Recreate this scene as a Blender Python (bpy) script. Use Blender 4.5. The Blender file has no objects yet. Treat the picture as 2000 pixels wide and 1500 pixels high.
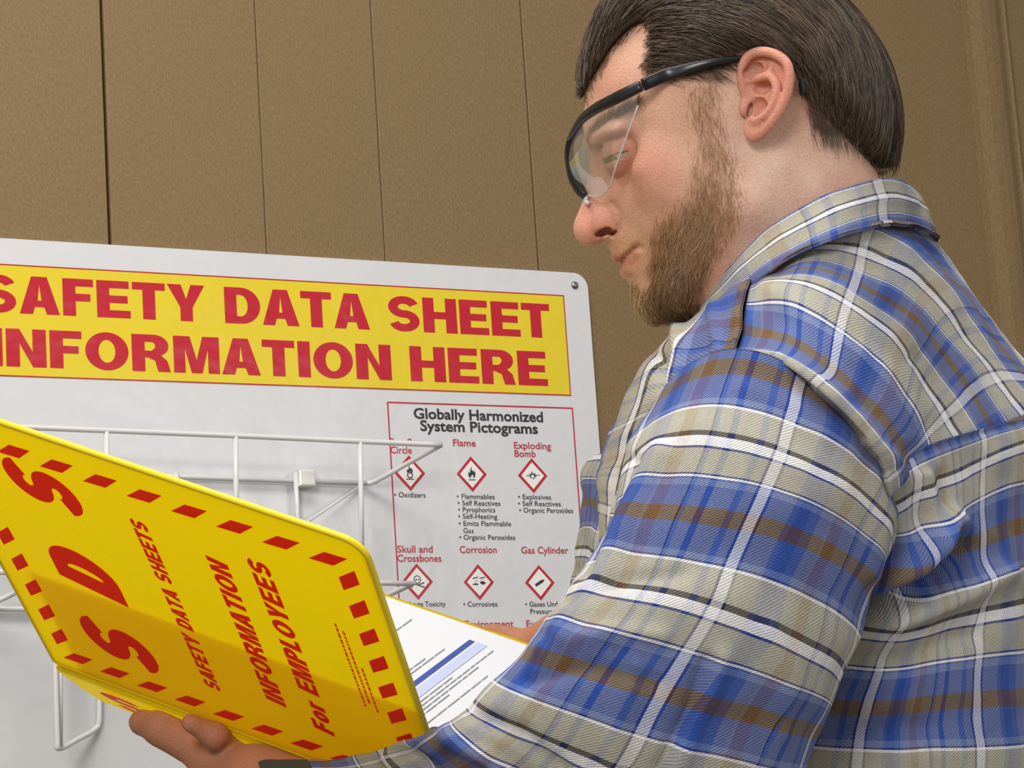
import bpy, math, random
import numpy as np
from mathutils import Vector, noise as mnoise

random.seed(7); RNG = np.random.default_rng(7)
SC = bpy.context.scene
COL = SC.collection

# ------------------------------------------------------------ camera, world, lights, exposure
F = 5000.0                                   # focal length in pixels of a 2000x1500 frame
CAMZ = 1.15
_r = np.array([0.88173828, -0.46710011, -0.06599309])
_u = np.array([-0.03240064, -0.19952818, 0.97935627])
_f = np.array([0.4706249, 0.8613977, 0.19106598])
CAM = np.array([0.0, 0.0, CAMZ])
cd = bpy.data.cameras.new('camera'); cam = bpy.data.objects.new('camera', cd); COL.objects.link(cam)
cd.sensor_width = 36.0; cd.lens = F / 2000.0 * 36.0; cd.clip_start = 0.05
from mathutils import Matrix
M = Matrix(((_r[0], _u[0], -_f[0], 0), (_r[1], _u[1], -_f[1], 0), (_r[2], _u[2], -_f[2], CAMZ), (0, 0, 0, 1)))
cam.matrix_world = M
SC.camera = cam
SC.view_settings.view_transform = 'Standard'; SC.view_settings.look = 'None'
SC.view_settings.gamma = 1.0; SC.view_settings.use_curve_mapping = False
SC.view_settings.exposure = 0.0

w = bpy.data.worlds.new('world'); SC.world = w; w.use_nodes = True
w.node_tree.nodes['Background'].inputs[0].default_value = (1.0, 0.97, 0.93, 1)
w.node_tree.nodes['Background'].inputs[1].default_value = 0.42

def area(name, loc, target, size, power, color=(1, 1, 1)):
    l = bpy.data.lights.new(name, 'AREA'); l.shape = 'RECTANGLE'; l.size, l.size_y = size
    l.energy = power; l.color = color
    o = bpy.data.objects.new(name, l); COL.objects.link(o); o.location = loc
    d = Vector(target) - Vector(loc); o.rotation_euler = d.to_track_quat('-Z', 'Y').to_euler()
    return o
area('key_softbox', (-1.1, -0.7, 2.35), (0.75, 1.6, 1.4), (0.8, 0.8), 46, (1.0, 0.97, 0.93))
area('ceiling_fixture', (0.35, 1.2, 2.95), (0.45, 1.5, 1.0), (1.6, 0.6), 30, (1.0, 0.97, 0.92))
area('fill_light', (1.9, -0.6, 1.7), (0.9, 1.5, 1.45), (0.8, 0.8), 7, (1.0, 0.98, 0.96))  # added weak fill with no visible source, brightens the neck

# ------------------------------------------------------------ helpers
def P3(px, py, d):
    """a point seen at (px, py) in the 2000x1500 frame, at depth d metres along the view"""
    return CAM + d * (_f + (px - 1000) / F * _r + (750 - py) / F * _u)
def C3(x, y, z):
    """camera-axes metres (right, up, towards viewer) -> world"""
    return CAM + x * _r + y * _u - z * _f
def C3a(a):
    a = np.asarray(a, float)
    return CAM + a[:, :1] * _r + a[:, 1:2] * _u - a[:, 2:3] * _f
def onwall(px, py, off=0.0, Y=2.3):
    d = _f + (px - 1000) / F * _r + (750 - py) / F * _u
    return CAM + d * ((Y - off) / d[1])

def lin(c):
    if isinstance(c, str):
        c = [int(c[i:i + 2], 16) / 255 for i in (0, 2, 4)]
    return tuple(((v + 0.055) / 1.055) ** 2.4 if v > 0.04045 else v / 12.92 for v in c) + (1.0,)

class NT:
    def __init__(s, name):
        s.m = bpy.data.materials.new(name); s.m.use_nodes = True; s.t = s.m.node_tree
        s.b = s.t.nodes['Principled BSDF']; s.out = s.t.nodes['Material Output']
    def n(s, typ, **kw):
        nd = s.t.nodes.new(typ)
        for k, v in kw.items():
            if k.startswith('i_'):
                key = k[2:]; key = int(key) if key.isdigit() else key.replace('_', ' ')
                nd.inputs[key].default_value = v
            else: setattr(nd, k, v)
        return nd
    def l(s, a, b): s.t.links.new(a, b)
    def math(s, op, a, b=None, c=None):
        nd = s.n('ShaderNodeMath', operation=op)
        for i, v in enumerate((a, b, c)):
            if v is None: continue
            if isinstance(v, (int, float)): nd.inputs[i].default_value = v
            else: s.l(v, nd.inputs[i])
        return nd.outputs[0]
    def mix(s, fac, a, b, blend='MIX'):
        nd = s.n('ShaderNodeMix', data_type='RGBA', blend_type=blend)
        for i, v in ((0, fac), (6, a), (7, b)):
            if isinstance(v, (int, float)): nd.inputs[i].default_value = v
            elif isinstance(v, tuple): nd.inputs[i].default_value = v
            else: s.l(v, nd.inputs[i])
        return nd.outputs[2]
    def ramp(s, fac, stops, interp='LINEAR'):
        nd = s.n('ShaderNodeValToRGB'); cr = nd.color_ramp; cr.interpolation = interp
        while len(cr.elements) < len(stops): cr.elements.new(0.5)
        for e, (p, c) in zip(cr.elements, stops): e.position = p; e.color = c
        s.l(fac, nd.inputs[0]); return nd.outputs[0]
    def bump(s, h, dist, strength=1.0):
        nd = s.n('ShaderNodeBump'); nd.inputs['Distance'].default_value = dist; nd.inputs['Strength'].default_value = strength
        s.l(h, nd.inputs['Height']); s.l(nd.outputs[0], s.b.inputs['Normal'])

def simple(name, col, rough=0.5, metal=0.0, spec=0.5, noise=0.0, scale=200, bump=0.0, **kw):
    t = NT(name); c = lin(col)
    t.b.inputs['Base Color'].default_value = c
    t.b.inputs['Roughness'].default_value = rough; t.b.inputs['Metallic'].default_value = metal
    t.b.inputs['Specular IOR Level'].default_value = spec
    if noise or bump:
        tc = t.n('ShaderNodeTexCoord'); nz = t.n('ShaderNodeTexNoise', i_Scale=scale, i_Detail=4.0)
        t.l(tc.outputs['Object'], nz.inputs['Vector'])
        if noise:
            f = t.math('MULTIPLY_ADD', nz.outputs[0], 2 * noise, 1 - noise)
            g = t.n('ShaderNodeCombineColor')
            for i in range(3): t.l(f, g.inputs[i])
            t.l(t.mix(1.0, c, g.outputs[0], 'MULTIPLY'), t.b.inputs['Base Color'])
        if bump: t.bump(nz.outputs[0], bump)
    return t.m

def empty(name, loc, label=None, cat=None, group=None, kind=None, parent=None):
    o = bpy.data.objects.new(name, None); COL.objects.link(o); o.location = loc
    o.empty_display_size = 0.05
    if parent: o.parent = parent; o.location = Vector(loc) - world_loc(parent)
    return tag(o, label, cat, group, kind)
def tag(o, label=None, cat=None, group=None, kind=None):
    for k, v in (('label', label), ('category', cat), ('group', group), ('kind', kind)):
        if v: o[k] = v
    return o
def world_loc(o):
    v = Vector((0, 0, 0))
    while o: v = v + Vector(o.location); o = o.parent
    return v
def obj(name, verts, faces, mat, parent=None, smooth=False, uv=None, mats=None, midx=None, label=None, kind=None):
    """one mesh object from world-space vertices"""
    org = np.array(world_loc(parent)) if parent else np.zeros(3)
    v = np.asarray(verts, float) - org
    me = bpy.data.meshes.new(name)
    if isinstance(faces, np.ndarray):
        k = faces.shape[1]; nf = len(faces)
        me.vertices.add(len(v)); me.vertices.foreach_set('co', v.ravel())
        me.loops.add(nf * k); me.loops.foreach_set('vertex_index', faces.ravel().astype(np.int32))
        me.polygons.add(nf); me.polygons.foreach_set('loop_start', np.arange(0, nf * k, k, dtype=np.int32))
        me.update(calc_edges=True)
    else:
        me.from_pydata([tuple(p) for p in v], [], [tuple(f) for f in faces]); me.update()
    me.validate()
    if smooth: me.polygons.foreach_set('use_smooth', [True] * len(me.polygons))
    if uv is not None:
        ul = me.uv_layers.new(name='UVMap')
        idx = np.zeros(len(me.loops), np.int32); me.loops.foreach_get('vertex_index', idx)
        ul.data.foreach_set('uv', np.asarray(uv, np.float32)[idx].ravel())
    for m_ in (mats or [mat]): me.materials.append(m_)
    if midx is not None: me.polygons.foreach_set('material_index', np.asarray(midx, np.int32))
    o = bpy.data.objects.new(name, me); COL.objects.link(o)
    if parent: o.parent = parent
    return tag(o, label, kind=kind)

def box_vf(x0, x1, y0, y1, z0, z1, bev=0.0):
    if bev <= 0:
        v = [(x, y, z) for z in (z0, z1) for y in (y0, y1) for x in (x0, x1)]
        return v, [(0, 2, 3, 1), (4, 5, 7, 6), (0, 1, 5, 4), (2, 6, 7, 3), (0, 4, 6, 2), (1, 3, 7, 5)]
    b = bev; out = []          # front (y0) edges bevelled
    ring = lambda y, e: [(x0 + e, y, z0 + e), (x1 - e, y, z0 + e), (x1 - e, y, z1 - e), (x0 + e, y, z1 - e)]
    v = ring(y0, b) + ring(y0 + b * .35, b * .3) + ring(y0 + b, 0) + ring(y1, 0)
    f = [(0, 1, 2, 3)]
    for k in range(3):
        for i in range(4):
            j = (i + 1) % 4; f.append((4 * k + i, 4 * k + 4 + i, 4 * k + 4 + j, 4 * k + j))
    f.append((15, 14, 13, 12)); return v, f

def plate(outline, thick, O, X, Y, N, bev=0.0005):
    """flat plate from a 2D outline; front face on +N"""
    o = np.array(outline, float); n = len(o); c = o.mean(0)
    din = c - o; din /= np.linalg.norm(din, axis=1)[:, None]
    rows = [(o + din * bev, 0.0), (o, -bev), (o, -thick)]
    v = []
    for q, h in rows: v += [O + a * X + b * Y + h * N for a, b in q]
    f = [tuple(range(n))]
    for k in range(2):
        for i in range(n):
            j = (i + 1) % n; f.append((k * n + i, (k + 1) * n + i, (k + 1) * n + j, k * n + j))
    f.append(tuple(range(3 * n - 1, 2 * n - 1, -1)))
    return v, f
def rrect(x0, x1, y0, y1, r, seg=8):
    rr = r if isinstance(r, (list, tuple)) else [r] * 4
    out = []
    for (cx, cy, a0, q) in ((x1, y1, 0, rr[0]), (x0, y1, 90, rr[1]), (x0, y0, 180, rr[2]), (x1, y0, 270, rr[3])):
        sx = -1 if cx == x1 else 1; sy = -1 if cy == y1 else 1
        if q <= 0: out.append((cx, cy)); continue
        for i in range(seg + 1):
            a = math.radians(a0 + 90 * i / seg)
            out.append((cx + sx * q + q * math.cos(a), cy + sy * q + q * math.sin(a)))
    return out

def tube_vf(path, rad, seg=8, closed=False, caps=True):
    P = np.array(path, float); n = len(P); rad = np.broadcast_to(np.asarray(rad, float), (n,))
    T = np.gradient(P, axis=0)
    if closed: T = np.roll(P, -1, 0) - np.roll(P, 1, 0)
    T /= np.linalg.norm(T, axis=1)[:, None] + 1e-12
    a = np.array([0, 0, 1.0]) if abs(T[0][2]) < .9 else np.array([1.0, 0, 0])
    v = []; U = np.cross(T[0], a); U /= np.linalg.norm(U)
    for i in range(n):
        U = U - T[i] * (U @ T[i]); U /= np.linalg.norm(U); W = np.cross(T[i], U)
        for k in range(seg):
            th = 2 * math.pi * k / seg; v.append(P[i] + rad[i] * (math.cos(th) * U + math.sin(th) * W))
    f = []
    for i in range(n if closed else n - 1):
        for k in range(seg):
            a_, b_ = i * seg, ((i + 1) % n) * seg; k2 = (k + 1) % seg
            f.append((a_ + k, a_ + k2, b_ + k2, b_ + k))
    if caps and not closed: f.append(tuple(range(seg - 1, -1, -1))); f.append(tuple((n - 1) * seg + k for k in range(seg)))
    return v, f
def catmull(pts, per=8):
    P = np.array(pts, float); Q = np.vstack([2 * P[0] - P[1], P, 2 * P[-1] - P[-2]]); out = []
    for i in range(1, len(Q) - 2):
        for t in np.linspace(0, 1, per, endpoint=False):
            a, b, c, d = Q[i - 1], Q[i], Q[i + 1], Q[i + 2]
            out.append(.5 * ((2 * b) + (c - a) * t + (2 * a - 5 * b + 4 * c - d) * t * t + (3 * b - a - 3 * c + d) * t ** 3))
    out.append(P[-1]); return np.array(out)
def join_vf(parts):
    V, Fc, k = [], [], 0
    for v, f in parts:
        V += list(v); Fc += [tuple(i + k for i in q) for q in f]; k += len(v)
    return V, Fc

# ------------------------------------------------------------ lettering: own heavy sans capitals as filled outlines
def arc(cx, cy, rx, ry, a0, a1, n=14):
    return [(cx + rx * math.cos(math.radians(a0 + (a1 - a0) * i / n)), cy + ry * math.sin(math.radians(a0 + (a1 - a0) * i / n))) for i in range(n + 1)]
def stroke(c, w):
    c = np.array(c); t = np.gradient(c, axis=0); t /= np.linalg.norm(t, axis=1)[:, None]
    nrm = np.stack([-t[:, 1], t[:, 0]], 1) * w / 2
    return [tuple(p) for p in np.vstack([c + nrm, (c - nrm)[::-1]])]
def bar(x0, x1, y0, y1): return [(x0, y0), (x1, y0), (x1, y1), (x0, y1)]
def glyphs(s):
    """s = stem weight; returns name -> (advance width, contours)"""
    h = s * .8; G = {}
    def S(w):
        rx = w / 2 - s / 2; ry = (1 - h) / 4
        return [stroke(arc(w / 2, 1 - h / 2 - ry, rx, ry, 18, 270, 22) + arc(w / 2, h / 2 + ry, rx, ry, 90, -162, 22)[1:], h * 1.06)]
    G['S'] = (.72, S(.72))
    G['A'] = (.77, [[(0, 0), (s, 0), (s + .045, .19), (.77 - s - .045, .19), (.77 - s, 0), (.77, 0), (.385 + s * .6, 1), (.385 - s * .6, 1)], [(s + .098, .36), (.385, .80), (.77 - s - .098, .36)]])
    G['F'] = (.60, [[(0, 0), (s, 0), (s, .40), (.54, .40), (.54, .40 + h), (s, .40 + h), (s, 1 - h), (.60, 1 - h), (.60, 1), (0, 1)]])
    G['E'] = (.66, [[(0, 0), (.66, 0), (.66, h), (s, h), (s, .5 - h / 2), (.61, .5 - h / 2), (.61, .5 + h / 2), (s, .5 + h / 2), (s, 1 - h), (.64, 1 - h), (.64, 1), (0, 1)]])
    G['T'] = (.66, [[(.33 - s / 2, 0), (.33 + s / 2, 0), (.33 + s / 2, 1 - h), (.66, 1 - h), (.66, 1), (0, 1), (0, 1 - h), (.33 - s / 2, 1 - h)]])
    G['Y'] = (.76, [[(.38 - s / 2, 0), (.38 + s / 2, 0), (.38 + s / 2, .38), (.76, 1), (.76 - s * 1.12, 1), (.38, .60), (s * 1.12, 1), (0, 1), (.38 - s / 2, .38)]])
    G['D'] = (.74, [[(0, 0), (.34, 0)] + arc(.34, .5, .40, .5, -90, 90, 20)[1:] + [(0, 1)], [(s, h), (.33, h)] + arc(.33, .5, .40 - s, .5 - h, -90, 90, 18)[1:] + [(s, 1 - h)]])
    G['H'] = (.76, [[(0, 0), (s, 0), (s, .5 - h / 2), (.76 - s, .5 - h / 2), (.76 - s, 0), (.76, 0), (.76, 1), (.76 - s, 1), (.76 - s, .5 + h / 2), (s, .5 + h / 2), (s, 1), (0, 1)]])
    G['I'] = (s, [bar(0, s, 0, 1)])
    G['N'] = (.74, [[(0, 0), (s, 0), (s, .62), (.74 - s, 0), (.74, 0), (.74, 1), (.74 - s, 1), (.74 - s, .40), (s, 1), (0, 1)]])
    G['O'] = (.82, [arc(.41, .5, .41, .51, 0, 360, 36)[:-1], arc(.41, .5, .41 - s, .51 - h, 0, 360, 30)[:-1]])
    G['P'] = (.66, [[(0, 0), (s, 0), (s, .36), (.38, .36)] + arc(.36, .68, .30, .32, -90, 90, 14)[1:] + [(0, 1)], [(s, .36 + h), (.35, .36 + h)] + arc(.35, .68, .31 - s, .32 - h, -90, 90, 12)[1:] + [(s, 1 - h)]])
    G['R'] = (.74, [[(0, 0), (s, 0), (s, .38), (.30, .38), (.44, .30), (.50, 0), (.74, 0), (.68, .30), (.56, .44)] + arc(.42, .70, .29, .30, -40, 90, 14) + [(0, 1)], [(s, .38 + h * .9), (.38, .38 + h * .9)] + arc(.38, .695, .30 - s * .9, .305 - h, -80, 90, 12)[1:] + [(s, 1 - h)]])
    G['M'] = (.90, [[(0, 0), (s * .9, 0), (s * .9, .66), (.45 - s * .42, 0), (.45 + s * .42, 0), (.90 - s * .9, .66), (.90 - s * .9, 0), (.90, 0), (.90, 1), (.90 - s * 1.3, 1), (.45, .36), (s * 1.3, 1), (0, 1)]])
    G['L'] = (.56, [[(0, 0), (.56, 0), (.56, h), (s, h), (s, 1), (0, 1)]])
    G['o'] = (.62, [arc(.31, .36, .31, .38, 0, 360, 28)[:-1], arc(.31, .36, .31 - s * .95, .38 - h, 0, 360, 24)[:-1]])
    G['r'] = (.40, [[(0, 0), (s, 0), (s, .36), (.27, .5), (.40, .52), (.40, .74), (.30, .72), (s, .60), (s, .72), (0, .72)]])
    return G
def text_contours(txt, s=.24, gap=.07, space=.33, shear=0.0):
    G = glyphs(s); x = 0; out = []
    for ch in txt:
        if ch == ' ': x += space; continue
        w_, cs = G[ch]
        if ch in 'TYA' and out: x -= .02
        for c in cs: out.append([(a + x + shear * b, b) for a, b in c])
        x += w_ + gap
    return out, x - gap
def fill(contours):
    """triangulate contours (holes by even-odd) through a filled 2D curve"""
    cu = bpy.data.curves.new('fill', 'CURVE'); cu.dimensions = '2D'; cu.fill_mode = 'BOTH'
    for c in contours:
        sp = cu.splines.new('POLY'); sp.points.add(len(c) - 1); sp.use_cyclic_u = True
        for p, q in zip(sp.points, c): p.co = (q[0], q[1], 0, 1)
    o = bpy.data.objects.new('fill', cu); COL.objects.link(o)
    me = o.to_mesh()
    v = np.array([p.co[:] for p in me.vertices]); f = [tuple(p.vertices) for p in me.polygons]
    o.to_mesh_clear(); bpy.data.objects.remove(o); bpy.data.curves.remove(cu)
    return v[:, :2], f
def fonttext(txt, offset=0.0):
    cu = bpy.data.curves.new('t', 'FONT'); cu.body = txt; cu.offset = offset; cu.resolution_u = 3
    o = bpy.data.objects.new('t', cu); COL.objects.link(o)
    me = o.to_mesh(); v = np.array([p.co[:] for p in me.vertices]); f = [tuple(p.vertices) for p in me.polygons]
    o.to_mesh_clear(); bpy.data.objects.remove(o); bpy.data.curves.remove(cu)
    return v[:, :2], f
def put(name, v2, faces, O, X, Y, N, off, mat, parent, label=None):
    v = [O + a * X + b * Y + off * N for a, b in v2]
    n = np.cross(X, Y)
    if n @ N < 0: faces = [tuple(reversed(f)) for f in faces]
    return obj(name, v, faces, mat, parent, label=label)

# ------------------------------------------------------------ the setting: panelled wall
WALLY = 2.3
def wall_material():
    t = NT('tan_wall_panel'); tc = t.n('ShaderNodeTexCoord')
    n1 = t.n('ShaderNodeTexNoise', i_Scale=620.0, i_Detail=4.0, i_Roughness=.85)
    n2 = t.n('ShaderNodeTexNoise', i_Scale=2.2, i_Detail=3.0)
    mp = t.n('ShaderNodeMapping'); mp.inputs['Scale'].default_value = (1, 1, .35)
    t.l(tc.outputs['Object'], mp.inputs[0]); t.l(mp.outputs[0], n1.inputs['Vector']); t.l(tc.outputs['Object'], n2.inputs['Vector'])
    c = t.ramp(n1.outputs[0], [(.35, lin('6d5a3e')), (.5, lin('7e6848')), (.66, lin('8e7956'))])
    c2 = t.mix(t.math('MULTIPLY', n2.outputs[0], .35), c, lin('7c6546'))
    t.l(c2, t.b.inputs['Base Color']); t.b.inputs['Roughness'].default_value = .62
    t.b.inputs['Specular IOR Level'].default_value = .25
    t.bump(n1.outputs[0], .0003); return t.m
MWALL = wall_material()
wall = obj('wall_back', *box_vf(-3.4, 7.6, WALLY + .012, WALLY + .1, 0, 4.0), simple('wall_backing', '5a4a33', .9, noise=.1))
tag(wall, kind='structure')
seams = [-3.4, -2.2, -1.30, -.42, .16, .49, .823, .9873, 1.1187, 1.2985, 1.905]
gaps = {.823: .0030, .9873: .0005, 1.1187: .0006, 1.2985: .0010}
for i in range(len(seams) - 1):
    a, b = seams[i], seams[i + 1]
    ga, gb = gaps.get(a, .0014) / 2, gaps.get(b, .0014) / 2
    v, f = box_vf(a + ga, b - gb, WALLY, WALLY + .012, .1, 4.0, bev=.0012)
    obj('panel', v, f, MWALL, wall)
for a, b in ((1.963, 2.3), (2.3, 3.2), (3.2, 4.2), (4.2, 5.2), (5.2, 6.4), (6.4, 7.6)):
    obj('panel', *box_vf(a + .0007, b - .0007, WALLY, WALLY + .012, .1, 4.0, bev=.0012), MWALL, wall)
# rounded batten with two fillets at the right
prof = [(-.032, 0), (-.031, .003), (-.024, .004), (-.021, .009), (-.012, .0125), (0, .0135), (.010, .0125), (.018, .009), (.021, .004), (.028, .004), (.031, .006), (.036, .003), (.037, 0)]
v = []; f = []
for z in (.1, 4.0):
    v += [(1.934 + a, WALLY - b + .0005, z) for a, b in prof] + [(1.934 + .037, WALLY + .012, z), (1.934 - .032, WALLY + .012, z)]
n = len(prof) + 2
for i in range(n): f.append((i, (i + 1) % n, n + (i + 1) % n, n + i))
f += [tuple(range(n - 1, -1, -1)), tuple(range(n, 2 * n))]
tag(obj('trim_1', v, f, MWALL), kind='structure')
tag(obj('screw_head', [(1.9548 + .0022 * math.cos(a), WALLY - .0085 - h, CAMZ + .66 + .0022 * math.sin(a)) for h, s_ in ((0, 1), (.0012, .7)) for a in np.linspace(0, 2 * math.pi, 12, endpoint=False)],
        [tuple(range(12, 24))] + [(i, (i + 1) % 12, 12 + (i + 1) % 12, 12 + i) for i in range(12)], simple('dark_screw', '2b2620', .4, .6)),
    'small dark screw head in the tan moulding beside the back of the shirt', 'screw')
tag(obj('baseboard_back', *box_vf(-3.4, 7.6, WALLY - .008, WALLY + .012, 0, .1, bev=.003), MWALL), kind='structure')
tag(obj('floor', *box_vf(-3.4, 7.6, -3.4, 2.4, -.05, 0), simple('grey_floor', '8c857a', .6, noise=.15, scale=30)), kind='structure')

# ------------------------------------------------------------ the information board
BX1, BZ1 = 1.354, CAMZ + .6328
BX0, BZ0 = BX1 - .915, BZ1 - .66
ex, ez, en = np.array([1., 0, 0]), np.array([0, 0, 1.]), np.array([0, -1., 0])
BY = WALLY - .006                               # front face of the board
board = empty('information_board', ((BX0 + BX1) / 2, WALLY, BZ0),
    'large white plastic board with yellow and red safety data heading on the tan wall', 'sign')
def board_mat():
    t = NT('glossy_white_plastic'); tc = t.n('ShaderNodeTexCoord')
    nz = t.n('ShaderNodeTexNoise', i_Scale=7.0, i_Detail=4.0, i_Roughness=.6); t.l(tc.outputs['Object'], nz.inputs['Vector'])
    t.b.inputs['Base Color'].default_value = lin('cfd0d3'); t.b.inputs['Roughness'].default_value = .22
    t.b.inputs['Coat Weight'].default_value = .3; t.b.inputs['Coat Roughness'].default_value = .08
    t.bump(nz.outputs[0], .004); return t
MB = board_mat().m
v, f = plate(rrect(BX0, BX1, BZ0, BZ1, .017, 10), .005, np.array([0, BY, 0]), ex, ez, en, .0008)
obj('board_panel', v, f, MB, board)
def printmat(name, col, rough=.25):
    t = NT(name); t.b.inputs['Base Color'].default_value = lin(col); t.b.inputs['Roughness'].default_value = rough
    tc = t.n('ShaderNodeTexCoord'); nz = t.n('ShaderNodeTexNoise', i_Scale=7.0, i_Detail=4.0, i_Roughness=.6)
    t.l(tc.outputs['Object'], nz.inputs['Vector']); t.bump(nz.outputs[0], .004)
    t.b.inputs['Coat Weight'].default_value = .3; t.b.inputs['Coat Roughness'].default_value = .08
    return t.m
MYEL = printmat('yellow_print', 'dcc520'); MRED = printmat('red_print', 'b80a26'); MBLK = printmat('black_print', '26262a')
MWHT = printmat('white_print', 'e6e5e4'); MDRED = printmat('dark_red_print', 'b3283a')
O0 = np.array([0, BY, 0])
hd = [(BX0 + .031, CAMZ + .4984), (1.3228, CAMZ + .4984), (1.3228, CAMZ + .6072), (BX0 + .031, CAMZ + .6072)]
put('heading_band', *fill([hd]), O0, ex, ez, en, .0003, MYEL, board, 'yellow heading band with a thin red outline')
def frame2(x0, x1, z0, z1, w_): return fill([[(x0, z0), (x1, z0), (x1, z1), (x0, z1)], [(x0 + w_, z0 + w_), (x1 - w_, z0 + w_), (x1 - w_, z1 - w_), (x0 + w_, z1 - w_)]])
put('heading_outline', *frame2(hd[0][0], hd[1][0], hd[0][1], hd[2][1], .0011), O0, ex, ez, en, .0006, MRED, board)
def headline(txt, x0, x1, z, h):
    cs, wd = text_contours(txt, s=.25, gap=.065, space=.34)
    k = (x1 - x0) / wd
    for wd_ in txt.split():                       # one object per word
        pre, _ = text_contours(txt[:txt.index(wd_) + len(wd_)], s=.25, gap=.065, space=.34)
        n0 = len(text_contours(txt[:txt.index(wd_)], s=.25, gap=.065, space=.34)[0]) if txt.index(wd_) else 0
        v2, fc = fill(pre[n0:]); v2 = v2 * np.array([k, h]) + np.array([x0, z])
        put('heading_word', v2, fc, O0, ex, ez, en, .0006, MRED, board, 'bold red capitals reading ' + wd_)
headline('SAFETY DATA SHEET', .689, 1.3035, CAMZ + .5598, .0366)
headline('INFORMATION HERE', .697, 1.296, CAMZ + .508, .0366)
# pictogram table
put('table_outline', *frame2(1.1080, 1.3240, CAMZ + .12, CAMZ + .4858, .0014), O0, ex, ez, en, .0004, MRED, board, 'thin red outline round the pictogram table')
def bt(txt, x, z, h, mat, off=.0, wscale=1.0, x1=None, name='lettering'):
    v2, fc = fonttext(txt, off); v2 = v2 / .69 * h
    v2[:, 0] *= wscale
    if x1 is not None: v2[:, 0] = (v2[:, 0] - v2[:, 0].min()) * (x1 - x) / (v2[:, 0].max() - v2[:, 0].min())
    v2 = v2 + np.array([x, z]); put(name, v2, fc, O0, ex, ez, en, .0005, mat, board)
def bpx(px, py): q = onwall(px, py, .006); return q[0], q[2]
def btp(txt, px0, py0, px1, h, mat, off, name='lettering'):
    a, za = bpx(px0, py0); b, _ = bpx(px1, py0); bt(txt, a, za, h, mat, off, x1=b, name=name)
btp('Globally Harmonized', 808, 817, 1060, 0.0106, MBLK, .022, 'table_title')
btp('System Pictograms', 821, 841, 1050, 0.0106, MBLK, .022, 'table_title')
H1, H2 = .0070, .0051
for t_, x0, y0, x1 in (('Flame Over', 762, 869, 822), ('Circle', 763, 885, 804), ('Flame', 885, 871, 929), ('Exploding', 1004, 876, 1076), ('Bomb', 1005, 892, 1046),
                       ('Skull and', 776, 1079, 845), ('Crossbones', 776, 1097, 862), ('Corrosion', 898, 1080, 970), ('Gas Cylinder', 1018, 1081, 1110),
                       ('Environment', 908, 1226, 1003), ('Exclamation', 1028, 1225, 1118), ('Health Hazard', 780, 1226, 872)):
    btp(t_, x0, y0, x1, H1, MDRED, .010)
for t_, x0, y0, x1 in (('• Oxidizers', 770, 971, 831), ('• Flammables', 892, 974, 966), ('• Self Reactives', 894, 987, 977), ('• Pyrophorics', 895, 1000, 967),
                       ('• Self-Heating', 895, 1013, 971), ('• Emits Flammable', 896, 1027, 998), ('Gas', 905, 1041, 925), ('• Organic Peroxides', 897, 1054, 1006),
                       ('• Explosives', 1012, 975, 1076), ('• Self Reactives', 1012, 988, 1095), ('• Organic Peroxides', 1014, 1001, 1119),
                       ('• Acute Toxicity', 790, 1185, 870), ('• Corrosives', 905, 1185, 971), ('• Gases Under', 1026, 1185, 1101), ('Pressure', 1036, 1199, 1080)):
    btp(t_, x0, y0, x1, H2, MBLK, .004)
def flame(cx, cz, s):
    main = [(-.36, -.30), (-.44, -.02), (-.30, .30), (-.27, .06), (-.16, .22), (-.13, .55), (.02, .80), (-.02, .48), (.12, .28), (.20, .50), (.24, .18), (.36, .36), (.43, .02), (.36, -.30), (.14, -.46), (.20, -.14), (.06, -.02), (.02, -.26), (-.10, -.10), (-.16, -.32), (-.10, -.46)]
    return [[(cx + s * a, cz + s * b) for a, b in main], [(cx + s * a, cz + s * b) for a, b in bar(-.42, .42, -.66, -.57)]]
def poly(cx, cz, s, pts): return [(cx + s * a, cz + s * b) for a, b in pts]
def circ(cx, cz, s, x, y, r, n=18): return [(cx + s * (x + r * math.cos(2 * math.pi * i / n)), cz + s * (y + r * math.sin(2 * math.pi * i / n))) for i in range(n)]
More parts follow.
